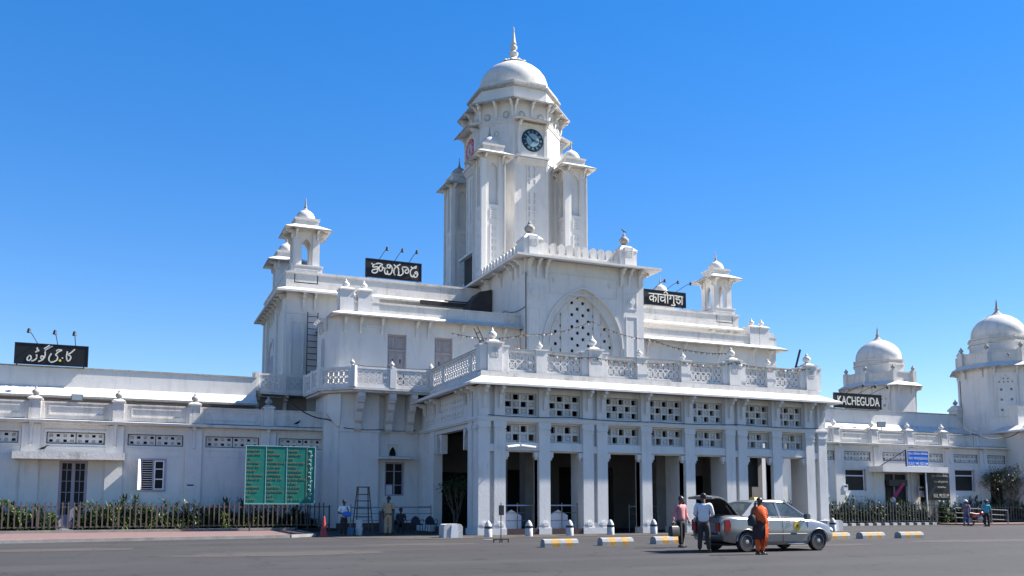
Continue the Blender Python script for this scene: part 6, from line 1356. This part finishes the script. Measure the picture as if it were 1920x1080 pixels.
m=MB(); m.tube([(.66,.07,.31),(.42,.07,.95)],.022,6); m.tube([(.66,-.07,.31),(.42,-.07,.95)],.022,6); wl(mc,'front_fork',m,'steel')
m=MB(); m.tube([(.30,-.36,1.02),(.40,-.15,1.0),(.44,0,.97),(.40,.15,1.0),(.30,.36,1.02)],.016,6); wl(mc,'handlebar',m,'black_metal')
m=MB(); m.ball((.54,0,.88),(.08,.09,.09),12,8); wl(mc,'headlight',m,'steel',60)
m=MB(); m.tube([(-.66,.09,.31),(-.2,.1,.42),(.3,.03,.5)],.025,6); m.tube([(-.7,-.13,.34),(.1,-.13,.28)],.035,8); m.tube([(-.7,0,.84),(-.2,0,.72),(.4,0,.86)],.03,6); wl(mc,'frame',m,'black_metal')
m=MB(); m.loft([[(-.66+.37*math.cos(a),y_,.31+.37*math.sin(a)) for a in [PI*(.1+.75*k_/10) for k_ in range(11)]] for y_ in (-.07,.07)],False,False,False); wl(mc,'rear_mudguard',m,'bike_red',60)
m=MB(); m.prism_xz([(-.62,.62),(-.2,.58),(-.1,.74),(-.6,.80)],-.13,.13); wl(mc,'side_panel',m,'bike_red')
for s in (-1,1): m=MB(); m.tube([(.32,s*.3,1.02),(.34,s*.34,1.2)],.01,5); m.ball((.34,s*.35,1.22),(.03,.06,.045),8,5); wl(mc,'mirror',m,'steel')

# ---------------------------------------------------------------- camera, light, sky
F=1688.0; cam=bpy.data.cameras.new('camera'); cam.sensor_width=36; cam.lens=F*36/1920; cam.shift_y=(770-540)/1920; cam.clip_end=2000; cam.clip_start=.1
co=bpy.data.objects.new('camera',cam); COL.objects.link(co); co.location=(0,0,1.35); th=math.atan(178/F); co.rotation_euler=(R(90)+th,0,R(-22.8)); sc.camera=co
sv_=Vector((.9892,-.1465,0)).normalized(); el=R(46); sun_dir=Vector((sv_.x*math.cos(el),sv_.y*math.cos(el),math.sin(el)))
sl=bpy.data.lights.new('sun','SUN'); sl.energy=5.0; sl.angle=R(.53); sl.color=(1.0,.95,.88); so=bpy.data.objects.new('sun',sl); COL.objects.link(so); so.rotation_euler=sun_dir.to_track_quat('Z','Y').to_euler(); so.location=(60,-20,80)
w=bpy.data.worlds.new('World'); sc.world=w; w.use_nodes=True; nt=w.node_tree; bg_=nt.nodes['Background']; sk=nt.nodes.new('ShaderNodeTexSky'); sk.sky_type='NISHITA'; sk.sun_disc=False; sk.sun_elevation=el
sk.sun_rotation=math.atan2(sv_.x,sv_.y); sk.altitude=500; sk.air_density=1.0; sk.dust_density=0.0; sk.ozone_density=3
gm=nt.nodes.new('ShaderNodeGamma'); gm.inputs[1].default_value=.64; hs_=nt.nodes.new('ShaderNodeHueSaturation'); hs_.inputs['Saturation'].default_value=1.76; hs_.inputs['Hue'].default_value=.514
nt.links.new(sk.outputs[0],gm.inputs[0]); nt.links.new(gm.outputs[0],hs_.inputs['Color']); nt.links.new(hs_.outputs[0],bg_.inputs[0]); bg_.inputs[1].default_value=.122
vs=sc.view_settings; vs.view_transform='Standard'; vs.look='None'; vs.exposure=1.55; vs.gamma=1
